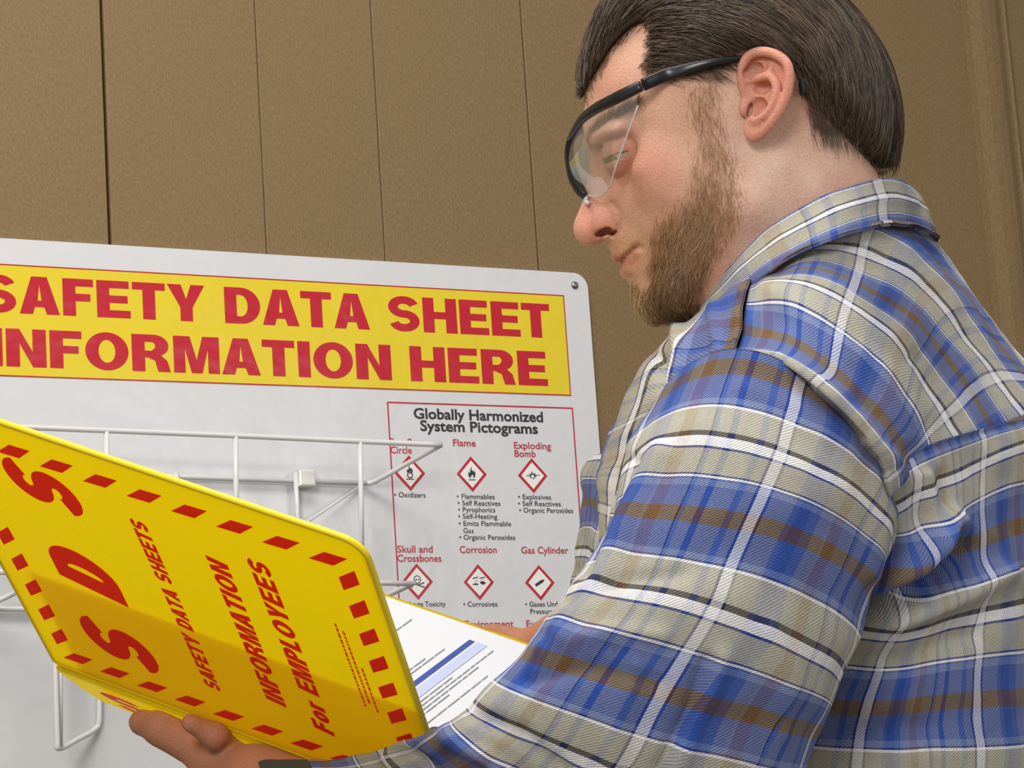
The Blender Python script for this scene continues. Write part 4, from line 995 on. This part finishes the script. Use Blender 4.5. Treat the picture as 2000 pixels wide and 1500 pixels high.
# ------------------------------------------------------------ the flannel shirt
def plaid_mat():
    t = NT('plaid_flannel'); uvn = t.n('ShaderNodeUVMap'); sp = t.n('ShaderNodeSeparateXYZ')
    tc = t.n('ShaderNodeTexCoord'); nw = t.n('ShaderNodeTexNoise', i_Scale=14.0, i_Detail=2.0)
    t.l(tc.outputs['Object'], nw.inputs['Vector'])
    wob = t.math('MULTIPLY_ADD', nw.outputs[0], .03, -.015)
    t.l(uvn.outputs[0], sp.inputs[0])
    u = t.math('FRACT', t.math('ADD', sp.outputs[0], wob)); v = t.math('FRACT', t.math('ADD', sp.outputs[1], wob))
    W_, BG, BL, DB, BR, DK, TN, LB = (lin(c) for c in ('f0eff2', 'b0ad9f', '2f50a2', '1e2f7c', '5a3c28', '2b2428', 'a07f50', '6178b6'))
    def st(L):
        out = []
        for p, c in L: out.append((p, c))
        return out
    vr = t.ramp(v, st([(0, W_), (.032, DB), (.05, BG), (.215, DB), (.228, W_), (.246, BL), (.255, LB), (.30, BL), (.44, BR), (.54, BL), (.70, LB), (.735, DB), (.75, W_), (.765, BG), (.93, DK), (.968, W_)]), 'CONSTANT')
    ur = t.ramp(u, st([(0, W_), (.030, DB), (.045, BG), (.17, LB), (.20, BL), (.27, LB), (.33, BG), (.42, TN), (.50, BG), (.60, DK), (.612, LB), (.635, BG), (.70, BL), (.74, BG), (.86, LB), (.90, BG), (.955, DB), (.972, W_)]), 'CONSTANT')
    # twill: floats of warp and weft alternate on a diagonal
    d = t.math('ADD', t.math('MULTIPLY', sp.outputs[0], 46.0), t.math('MULTIPLY', sp.outputs[1], 46.0))
    tw = t.math('SINE', t.math('MULTIPLY', d, 6.2832))
    wm = t.ramp(u, [(0, (1, 1, 1, 1)), (.030, (0, 0, 0, 1)), (.40, (.25, .25, .25, 1)), (.50, (0, 0, 0, 1)), (.595, (.5, .5, .5, 1)), (.635, (0, 0, 0, 1)), (.955, (1, 1, 1, 1))], 'CONSTANT')
    m = t.math('ADD', t.math('MULTIPLY_ADD', tw, .11, .24), t.math('MULTIPLY', wm, .25))
    c = t.mix(m, vr, ur)
    nf = t.n('ShaderNodeTexNoise', i_Scale=650.0, i_Detail=4.0, i_Roughness=.8); t.l(tc.outputs['Object'], nf.inputs['Vector'])
    n3 = t.n('ShaderNodeTexNoise', i_Scale=45.0, i_Detail=5.0, i_Roughness=.7); t.l(tc.outputs['Object'], n3.inputs['Vector'])
    fz = t.math('MULTIPLY_ADD', nf.outputs[0], .62, .69); g = t.n('ShaderNodeCombineColor')
    fz = t.math('MULTIPLY', fz, t.math('MULTIPLY_ADD', n3.outputs[0], .34, .83))
    for i in range(3): t.l(fz, g.inputs[i])
    c = t.mix(1.0, c, g.outputs[0], 'MULTIPLY'); t.l(c, t.b.inputs['Base Color'])
    t.b.inputs['Roughness'].default_value = .92; t.b.inputs['Specular IOR Level'].default_value = .15
    t.b.inputs['Sheen Weight'].default_value = .12; t.b.inputs['Sheen Roughness'].default_value = .45
    t.bump(t.math('ADD', t.math('MULTIPLY', tw, .25), nf.outputs[0]), .0007); return t.m
MPL = plaid_mat()
shirt = empty('shirt', tuple(P3(1700, 1500, 1.6)), parent=person)
CREASES = []      # (pixel polyline, width px, height m)
def crin(G, n):
    """catmull-rom resample of control array along axis 0"""
    G = np.array(G, float); Q = np.concatenate([[2 * G[0] - G[1]], G, [2 * G[-1] - G[-2]]]); m = len(G) - 1
    s = np.linspace(0, m, n); i = np.minimum(s.astype(int), m - 1); t = (s - i).reshape((-1,) + (1,) * (G.ndim - 1))
    a, b, c, d = Q[i], Q[i + 1], Q[i + 2], Q[i + 3]
    return .5 * (2 * b + (c - a) * t + (2 * a - 5 * b + 4 * c - d) * t ** 2 + (3 * b - a - 3 * c + d) * t ** 3)
def cloth(name, G, creases=(), rough=.0016, scale=22, seed=0, thick=.0012, wrap=False, parent=None, label=None, hem=None, mat=None):
    """G[n, m, 5]: camera-axes xyz and uv on a dense grid -> cloth with folds and a real thickness"""
    n, m = G.shape[:2]; P = G[..., :3]
    du = np.gradient(P, axis=0); dv = np.gradient(P, axis=1); N = np.cross(du, dv); N /= np.linalg.norm(N, axis=-1, keepdims=True) + 1e-9
    c = N[n // 2, m // 2]
    ctr = P.reshape(-1, 3).mean(0)
    if not wrap:
        if c[2] < 0: N = -N
    elif (c @ (P[n // 2, m // 2] - P[n // 2].mean(0))) < 0: N = -N
    flat = P.reshape(-1, 3); Nf = N.reshape(-1, 3)
    d = -flat[:, 2]; px = 1000 + F * flat[:, 0] / d; py = 750 - F * flat[:, 1] / d
    h = np.zeros(len(flat))
    for L, w_, a in creases: h += a * np.exp(-(seg_d(px, py, L) / w_) ** 2) * (Nf[:, 2] > -.2)
    so = Vector((seed * 7.3, seed * 3.1, 0))
    h += np.array([mnoise.noise(Vector(p * scale) + so) * rough + mnoise.noise(Vector((p[0] * scale * .9 + p[1] * scale * .5, p[1] * scale * 2.4, p[2] * scale * 1.3)) + so) * rough * .9 + mnoise.noise(Vector(p * scale * 4) + so) * rough * .22 for p in flat])
    out = flat + Nf * h[:, None]; inn = out - Nf * thick
    V = np.vstack([out, inn]); idx = np.arange(n * m).reshape(n, m)
    q = np.stack([idx[:-1, :-1], idx[1:, :-1], idx[1:, 1:], idx[:-1, 1:]], -1).reshape(-1, 4)
    fN = np.cross(P[1, 0] - P[0, 0], P[0, 1] - P[0, 0])
    if fN @ N[0, 0] < 0: q = q[:, ::-1]
    k = n * m; Fs = [q, q[:, ::-1] + k]
    def edge(a, b, fl=False):
        e = np.stack([a, b, b + k, a + k], 1); Fs.append(e)
    edge(idx[0, :-1], idx[0, 1:]); edge(idx[-1, 1:], idx[-1, :-1])
    if not wrap: edge(idx[1:, 0], idx[:-1, 0]); edge(idx[:-1, -1], idx[1:, -1])
    uv = G[..., 3:].reshape(-1, 2); UV = np.vstack([uv, uv])
    o = obj(name, C3a(V), np.vstack(Fs), mat or MPL, parent or shirt, True, uv=UV, label=label); return o
def patch(name, rows, us, vs, res=(90, 130), **kw):
    """rows of (px, py, depth) control points; us per column, vs per row (or full arrays)"""
    A = np.array([[list(cam3(*p)) for p in r] for r in rows])
    n, m = A.shape[:2]; us = np.array(us, float); vs = np.array(vs, float)
    U = np.broadcast_to(us, (n, m)) if us.ndim == 1 else us; Vv = np.broadcast_to(vs[:, None], (n, m)) if vs.ndim == 1 else vs
    A = np.concatenate([A, U[..., None], Vv[..., None]], -1)
    D = crin(A, res[0]); D = crin(D.transpose(1, 0, 2), res[1]).transpose(1, 0, 2)
    return cloth(name, D, **kw)
# sleeve towards the viewer: rings from shoulder seam to cuff; L/R silhouettes, apex, centre depth, half depth
def tube_grid(rings, vs, u_of, n=150, m=150, back=.85):
    R_ = []
    for (L, R, Ap, dc, bd) in rings:
        l, r = cam3(*L, dc), cam3(*R, dc); C = (l + r) / 2; A = (r - l) / 2; B = cam3(*Ap, dc - bd) - C
        R_.append(np.stack([C, A, B]))
    R_ = crin(np.array(R_), n); vv = crin(np.array(vs, float)[:, None], n)[:, 0]
    th_ = np.linspace(-math.pi / 2, 1.5 * math.pi, m); G = np.empty((n, m, 5))
    for j, t in enumerate(th_):
        s_ = math.sin(t); G[:, j, :3] = R_[:, 0] + R_[:, 1] * math.cos(t) + R_[:, 2] * (s_ if s_ > 0 else s_ * back)
        G[:, j, 3] = u_of(math.degrees(t)); G[:, j, 4] = vv
    return G
RL = [((1262, 900), (1752, 1035), (1490, 690), 1.53, .062), ((1228, 925), (1752, 1030), (1462, 770), 1.52, .068),
      ((1206, 975), (1740, 1060), (1435, 866), 1.50, .074), ((1170, 1085), (1700, 1150), (1374, 1008), 1.485, .076), ((1122, 1190), (1645, 1318), (1300, 1172), 1.465, .075),
      ((1046, 1285), (1590, 1430), (1195, 1325), 1.455, .072), ((945, 1375), (1500, 1600), (1100, 1480), 1.455, .070), ((850, 1432), (1250, 1740), (985, 1560), 1.475, .062), ((745, 1466), (1000, 1740), (860, 1590), 1.53, .050), ((655, 1484), (800, 1690), (720, 1590), 1.575, .040), ((560, 1482), (640, 1650), (600, 1570), 1.615, .034)]
VL = [-.62, -.34, 0, .5, 1, 1.5, 2.02, 2.5, 3.0, 3.4, 3.8]
GL = tube_grid(RL, VL, lambda a: (72 - a) / 74, 190, 170)
CRL = [([(1290, 885), (1246, 960), (1218, 1040), (1160, 1150), (1095, 1235)], 22, .006), ([(1235, 900), (1190, 1000), (1150, 1120)], 16, -.005),
       ([(1120, 1180), (1230, 1130), (1330, 1120)], 16, -.003), ([(1060, 1270), (1180, 1235), (1290, 1245)], 20, .004), ([(1030, 1330), (1150, 1300), (1280, 1330)], 16, -.004),
       ([(1700, 900), (1735, 1000), (1700, 1120)], 20, .004), ([(1380, 1290), (1330, 1420), (1290, 1500)], 13, -.006), ([(1410, 1280), (1365, 1400), (1325, 1500)], 18, .004), ([(1240, 1300), (1210, 1400), (1190, 1500)], 22, .003),
       ([(930, 1400), (1010, 1430), (1090, 1500)], 16, -.005), ([(880, 1440), (960, 1480), (1020, 1540)], 16, .005), ([(1500, 1230), (1540, 1330), (1520, 1430)], 26, .004), ([(1450, 760), (1560, 800), (1660, 880)], 24, .003),
       ([(800, 1470), (850, 1500), (880, 1560)], 12, -.004), ([(760, 1480), (800, 1520)], 12, .004)]
cloth('sleeve', GL, CRL, .0030, 16, 1, wrap=True)
# sleeve of the far arm
RF = [((1250, 882), (1500, 860), (1390, 800), 1.86, .075), ((1182, 893), (1480, 960), (1330, 880), 1.885, .075), ((1142, 925), (1470, 1060), (1290, 950), 1.90, .074), ((1136, 1040), (1450, 1180), (1270, 1070), 1.92, .070), ((1122, 1160), (1420, 1330), (1250, 1210), 1.95, .064), ((1150, 1300), (1420, 1440), (1290, 1340), 1.99, .05)]
GFr = tube_grid(RF, [-.35, -.1, .12, .75, 1.35, 2.0], lambda a: (128 - a) / 60, 90, 90)
cloth('sleeve', GFr, [([(1200, 900), (1180, 1000), (1160, 1100)], 14, .005)], .003, 24, 3, wrap=True)
FR2 = [((1150, 1300), (1420, 1400), (1290, 1300), 1.99, .04), ((1130, 1212), (1190, 1300), (1160, 1240), 1.97, .036), ((1090, 1208), (1120, 1290), (1104, 1242), 1.965, .030)]
cloth('cuff', tube_grid(FR2, [2.2, 2.6, 3.0], lambda a: (128 - a) / 60, 30, 60), [], .001, 24, 4, wrap=True)
# yoke over the near shoulder, front to back
Yk = [[(1470, 470, 1.80), (1600, 420, 1.83), (1760, 430, 1.86), (1880, 560, 1.90), (1990, 700, 1.93), (2090, 800, 1.95)],
      [(1490, 490, 1.66), (1610, 430, 1.68), (1790, 440, 1.76), (1905, 580, 1.80), (2010, 715, 1.80), (2110, 800, 1.82)],
      [(1490, 508, 1.60), (1602, 455, 1.590), (1720, 446, 1.615), (1848, 545, 1.67), (1945, 690, 1.70), (2040, 800, 1.70)],
      [(1468, 545, 1.575), (1580, 505, 1.555), (1695, 530, 1.565), (1795, 590, 1.60), (1890, 700, 1.63), (1975, 822, 1.64)],
      [(1462, 566, 1.56), (1560, 553, 1.53), (1668, 602, 1.53), (1760, 675, 1.555), (1832, 775, 1.58), (1888, 868, 1.59)],
      [(1455, 600, 1.545), (1550, 612, 1.51), (1650, 668, 1.505), (1735, 750, 1.52), (1795, 830, 1.54), (1812, 895, 1.545)],
      [(1449, 645, 1.53), (1545, 668, 1.49), (1638, 735, 1.48), (1708, 808, 1.49), (1752, 880, 1.505), (1768, 920, 1.515)],
      [(1434, 700, 1.52), (1520, 706, 1.472), (1602, 762, 1.457), (1682, 838, 1.462), (1728, 912, 1.475), (1742, 965, 1.485)],
      [(1432, 716, 1.535), (1520, 722, 1.487), (1600, 778, 1.472), (1674, 850, 1.478), (1718, 922, 1.49), (1732, 975, 1.50)]]
CRY = [([(1500, 560), (1620, 640), (1720, 740), (1760, 850)], 26, .003), ([(1690, 870), (1740, 900), (1770, 960)], 18, .004), ([(1790, 700), (1850, 800), (1880, 860)], 18, -.003), ([(1440, 706), (1520, 714), (1602, 768), (1682, 844), (1730, 920)], 7, -.003), ([(1438, 690), (1522, 696), (1610, 750), (1692, 828), (1740, 905)], 7, .0022)]
patch('yoke', Yk, [-.75, -.33, .06, .45, .85, 1.25], [-2.3, -1.9, -1.30, -.80, 0, .27, .5, .84, .9], (110, 150), creases=CRY, rough=.0018, seed=5)
# back panel and side below the yoke
Bk = [[(1480, 960, 1.57), (1700, 915, 1.505), (1790, 878, 1.53), (1880, 848, 1.575), (1975, 822, 1.635), (2060, 800, 1.70), (2120, 800, 1.85), (2100, 840, 1.98)],
      [(1470, 1010, 1.57), (1725, 1000, 1.51), (1800, 962, 1.53), (1885, 925, 1.57), (1980, 880, 1.62), (2085, 850, 1.70), (2160, 850, 1.85), (2130, 900, 2.0)],
      [(1460, 1110, 1.575), (1715, 1108, 1.525), (1800, 1100, 1.535), (1880, 1072, 1.56), (1975, 1035, 1.61), (2100, 1010, 1.70), (2190, 1000, 1.86), (2150, 1000, 2.02)],
      [(1450, 1210, 1.58), (1660, 1232, 1.545), (1765, 1240, 1.545), (1870, 1218, 1.56), (1985, 1192, 1.60), (2110, 1170, 1.70), (2210, 1160, 1.87), (2160, 1160, 2.03)],
      [(1400, 1360, 1.59), (1590, 1380, 1.555), (1720, 1385, 1.545), (1850, 1374, 1.555), (1990, 1366, 1.60), (2120, 1360, 1.70), (2210, 1360, 1.87), (2160, 1360, 2.03)],
      [(1380, 1520, 1.60), (1560, 1540, 1.56), (1700, 1550, 1.55), (1850, 1550, 1.555), (2000, 1545, 1.60), (2120, 1540, 1.70), (2210, 1540, 1.87), (2160, 1540, 2.03)],
      [(1380, 1900, 1.61), (1540, 1900, 1.57), (1690, 1900, 1.55), (1850, 1900, 1.555), (2000, 1900, 1.60), (2120, 1900, 1.70), (2210, 1900, 1.87), (2160, 1900, 2.03)]]
CRB = [([(1650, 1190), (1740, 1168), (1810, 1120), (1870, 1060)], 24, -.020), ([(1690, 1140), (1780, 1100), (1850, 1020)], 28, .018), ([(1655, 1215), (1750, 1215), (1850, 1175), (1960, 1120)], 26, .009), ([(1700, 920), (1790, 885), (1885, 855), (2000, 818)], 7, -.002),
       ([(1640, 1290), (1760, 1290), (1900, 1240)], 24, -.005), ([(1560, 1460), (1650, 1430), (1800, 1430)], 34, -.006), ([(1800, 930), (1818, 1020), (1808, 1100)], 14, .005), ([(1840, 930), (1850, 1010), (1840, 1100)], 14, -.004)]
patch('back_panel', Bk, [-1.5, -.35, .1, .75, 1.35, 2.2, 3.0, 4.0], [-.38, 0, .5, 1, 1.5, 2.05, 3.5], (130, 150), creases=CRB, rough=.0028, seed=8)
# front panel between collar and sleeve, wrapping to the far side
Fp = [[(1480, 520, 1.60), (1420, 560, 1.63), (1372, 600, 1.66), (1345, 640, 1.70), (1370, 640, 1.80), (1420, 640, 1.90)],
      [(1456, 560, 1.555), (1400, 590, 1.59), (1335, 640, 1.63), (1302, 672, 1.70), (1330, 680, 1.80), (1400, 680, 1.92)],
      [(1446, 640, 1.525), (1370, 650, 1.57), (1285, 690, 1.62), (1240, 735, 1.70), (1270, 740, 1.82), (1350, 740, 1.95)],
      [(1434, 712, 1.515), (1350, 735, 1.55), (1245, 790, 1.61), (1205, 815, 1.70), (1230, 820, 1.83), (1320, 830, 1.98)],
      [(1450, 900, 1.56), (1340, 870, 1.57), (1215, 880, 1.62), (1172, 900, 1.70), (1200, 900, 1.84), (1300, 920, 2.0)],
      [(1450, 1150, 1.60), (1340, 1100, 1.60), (1200, 1060, 1.64), (1172, 1050, 1.70), (1190, 1050, 1.84), (1300, 1060, 2.02)],
      [(1500, 1900, 1.62), (1360, 1900, 1.62), (1270, 1900, 1.66), (1240, 1900, 1.72), (1250, 1900, 1.86), (1350, 1900, 2.02)]]
CRF = [([(1390, 600), (1400, 680), (1380, 760)], 12, .003), ([(1325, 640), (1330, 690), (1300, 800)], 14, .006), ([(1290, 700), (1300, 780), (1270, 850)], 12, -.006), ([(1434, 716), (1340, 775), (1245, 870)], 8, -.003), ([(1445, 560), (1440, 640), (1428, 705)], 5, .0015)]
patch('front_panel', Fp, np.array([[q] * 6 for q in (-.2, .15, .5, .8, 1.4, 2.2, 4.6)]), np.array([[.5, .66, .99, 1.4, 2.2, 3.0]] * 7), (110, 110), creases=CRF, rough=.002, seed=11)
# collar: stand and folded leaf
Cl = [[(1352, 622, 1.655), (1385, 566, 1.63), (1440, 505, 1.605), (1520, 436, 1.59), (1620, 378, 1.59), (1715, 348, 1.625), (1775, 357, 1.68), (1800, 385, 1.74), (1770, 400, 1.80), (1660, 410, 1.84)],
      [(1350, 632, 1.650), (1392, 580, 1.615), (1450, 525, 1.587), (1532, 462, 1.57), (1632, 410, 1.57), (1722, 382, 1.612), (1788, 392, 1.68), (1815, 415, 1.75), (1780, 430, 1.82), (1660, 440, 1.86)],
      [(1340, 650, 1.645), (1402, 600, 1.60), (1462, 558, 1.572), (1545, 502, 1.553), (1640, 462, 1.553), (1730, 440, 1.60), (1800, 446, 1.68), (1832, 466, 1.76), (1790, 480, 1.84), (1660, 490, 1.88)],
      [(1342, 648, 1.648), (1404, 598, 1.605), (1464, 556, 1.578), (1546, 500, 1.560), (1640, 461, 1.560), (1729, 439, 1.606), (1797, 445, 1.684), (1827, 464, 1.76), (1788, 478, 1.838), (1660, 488, 1.876)]]
patch('collar', Cl, [-.15, .1, .3, .5, .75, 1.0, 1.3, 1.6, 2.0, 2.5], [-.28, -.02, .42, .46], (40, 170), creases=[([(1352, 634), (1400, 582), (1452, 528), (1534, 465), (1634, 413), (1724, 386), (1790, 396)], 9, .0015)], rough=.0014, seed=13, thick=.002)
Cs = [[(1375, 600, 1.68), (1400, 565, 1.65), (1450, 510, 1.63), (1525, 445, 1.615), (1620, 388, 1.612), (1712, 357, 1.64), (1765, 365, 1.685), (1785, 390, 1.74), (1760, 405, 1.79), (1660, 415, 1.82)],
      [(1372, 640, 1.69), (1408, 600, 1.655), (1462, 550, 1.635), (1540, 490, 1.62), (1632, 440, 1.615), (1718, 415, 1.645), (1775, 425, 1.69), (1795, 450, 1.75), (1765, 470, 1.80), (1660, 480, 1.82)]]
patch('collar_stand', Cs, [-.25, 0.02, .35, .62, .95, 1.28, 1.62, 1.9, 2.3, 2.8], [.3, .8], (20, 120), rough=.0008, seed=14)
# cuff at the near wrist, dark where it turns
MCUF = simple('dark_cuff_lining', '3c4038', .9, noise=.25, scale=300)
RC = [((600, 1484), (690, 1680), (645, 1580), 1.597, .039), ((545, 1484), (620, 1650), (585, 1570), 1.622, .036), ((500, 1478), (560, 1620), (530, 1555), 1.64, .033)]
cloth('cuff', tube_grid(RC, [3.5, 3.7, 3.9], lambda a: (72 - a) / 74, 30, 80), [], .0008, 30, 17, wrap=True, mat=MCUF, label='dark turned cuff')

# ------------------------------------------------------------ safety glasses
glasses = empty('safety_glasses', tuple(toworld([hp(1180, 260, .05)])[0]), 'clear wraparound safety glasses with a black frame worn by the man', 'glasses')
MFR = simple('black_nylon', '15171a', .32)
def etube(name, pts, r1, r2, parent, mat, seg=12, sm=True):
    """tube with elliptical section: r1 across the face plane, r2 along the view"""
    P = np.array(pts); n = len(P); r1 = np.interp(np.linspace(0, 1, n), np.linspace(0, 1, len(r1)), r1); r2 = np.interp(np.linspace(0, 1, n), np.linspace(0, 1, len(r2)), r2)
    T = np.gradient(P, axis=0); T /= np.linalg.norm(T, axis=1)[:, None]; O_ = P - np.array([P[:, 0].max() + .03, P[:, 1].mean(), 0])
    v = []; up_ = np.array([.35, .94, 0.]); up_ /= np.linalg.norm(up_)
    for i in range(n):
        U = np.cross(T[i], np.cross(up_, T[i]));
        if np.linalg.norm(U) < .25: U = np.cross([0, 0, 1.], T[i]); 
        U /= np.linalg.norm(U)
        if i and U @ Up < 0: U = -U
        Up = U; W_ = np.cross(T[i], U)
        for k in range(seg):
            a = 2 * math.pi * k / seg; ca_, sa_ = math.cos(a), math.sin(a); p_ = .6
            v.append(P[i] + r1[i] * math.copysign(abs(ca_) ** p_, ca_) * U + r2[i] * math.copysign(abs(sa_) ** p_, sa_) * W_)
    f = []
    for i in range(n - 1):
        for k in range(seg): f.append((i * seg + k, i * seg + (k + 1) % seg, (i + 1) * seg + (k + 1) % seg, (i + 1) * seg + k))
    f += [tuple(range(seg - 1, -1, -1)), tuple((n - 1) * seg + k for k in range(seg))]
    return obj(name, toworld(v), f, mat, parent, sm)
nearp = [(1252, 168, .077), (1225, 181, .073), (1195, 196, .065), (1162, 213, .052), (1136, 233, .036), (1118, 262, .018)]
fn_ = [hp(*q) for q in nearp]; mid = [hp(1113, 276, .006), hp(1112, 279, 0)]
full = fn_ + mid + [hp(1113, 276, .006) * [1, 1, -1]] + [q * np.array([1, 1, -1]) for q in fn_[::-1]]
etube('frame', catmull(full, 6), [.0034, .0040, .0036, .0028, .0026, .0028, .0036, .0040, .0034], [.0022] * 3, glasses, MFR)
for s_ in (1, -1):
    S_ = np.array([1, 1, s_])
    etube('frame_bar', catmull([hp(1115, 268, .012) * S_, hp(1112, 300, .009) * S_, hp(1120, 342, .0085) * S_, hp(1133, 368, .0085) * S_, hp(1143, 382, .009) * S_], 6), [.0022, .0027, .0033, .0032, .0018], [.0022] * 3, glasses, MFR)
    tp = [(1258, 165), (1300, 147), (1345, 133), (1395, 121), (1450, 113), (1500, 108), (1545, 122), (1562, 150), (1568, 185)]
    pts = []
    for x, y in tp:
        c_ = float(HEAD.width(*[np.array([z]) for z in hp(x, y, .07)[:2]])[0]) + (.0045 if x < 1440 else .0035); pts.append(hp(x, y, max(c_, .070)) * S_ if x < 1440 else hp(x, y, min(c_, .076)) * S_)
    pts[0] = hp(1256, 166, .0775) * S_
    etube('temple', catmull(pts, 6), [.0040, .0042, .0032, .0022, .0018, .0018, .0018, .0018, .0018], [.0018] * 3, glasses, MFR)
    # lens: sheet between the brow bar and the lower rim
    up_ = catmull([hp(1118, 268, .014) * S_, hp(1138, 234, .036) * S_, hp(1164, 215, .052) * S_, hp(1197, 198, .065) * S_, hp(1228, 184, .073) * S_, hp(1250, 176, .076) * S_], 6)
    lo_ = catmull([hp(1148, 380, .010) * S_, hp(1160, 384, .020) * S_, hp(1176, 380, .032) * S_, hp(1192, 360, .048) * S_, hp(1208, 310, .062) * S_, hp(1246, 206, .076) * S_], 6)
    v = []; nL = len(up_); m_ = 14
    for i in range(nL):
        for j in range(m_ + 1):
            t = j / m_; p = up_[i] * (1 - t) + lo_[i] * t; b = math.sin(math.pi * t) * .0075 * (1 - .85 * (i / (nL - 1)) ** 2)
            v.append(p + np.array([-.86, -.18, .45 * s_]) * b)
    f = [(i * (m_ + 1) + j, (i + 1) * (m_ + 1) + j, (i + 1) * (m_ + 1) + j + 1, i * (m_ + 1) + j + 1) for i in range(nL - 1) for j in range(m_)]
    gl = NT('clear_lens') if s_ == 1 else None
    if gl:
        gls = gl.n('ShaderNodeBsdfGlossy'); gls.inputs['Roughness'].default_value = .05
        tr = gl.n('ShaderNodeBsdfTransparent'); tr.inputs[0].default_value = (.96, .97, .97, 1)
        fr = gl.n('ShaderNodeFresnel'); fr.inputs[0].default_value = 1.5
        df = gl.n('ShaderNodeBsdfDiffuse'); df.inputs[0].default_value = (.8, .82, .85, 1); m2 = gl.n('ShaderNodeMixShader'); m2.inputs[0].default_value = .10
        gl.l(tr.outputs[0], m2.inputs[1]); gl.l(df.outputs[0], m2.inputs[2])
        mx = gl.n('ShaderNodeMixShader'); gl.l(gl.math('MINIMUM', gl.math('MULTIPLY_ADD', fr.outputs[0], .5, .015), .28), mx.inputs[0])
        gl.l(m2.outputs[0], mx.inputs[1]); gl.l(gls.outputs[0], mx.inputs[2]); gl.l(mx.outputs[0], gl.out.inputs[0]); MLENS = gl.m
    obj('lens', toworld(v), f, MLENS, glasses, True)
    obj('lens_edge', *tube_vf(toworld(lo_), .0005, 6), simple('lens_edge_plastic', 'c9ccd0', .1) if s_ == 1 else bpy.data.materials['lens_edge_plastic'], glasses, True)
    obj('nose_pad', *tube_vf(toworld(catmull([hp(1146, 380, .0075) * S_, hp(1144, 392, .0085) * S_, hp(1150, 398, .011) * S_], 4)), .0016, 8), bpy.data.materials['lens_edge_plastic'], glasses, True)
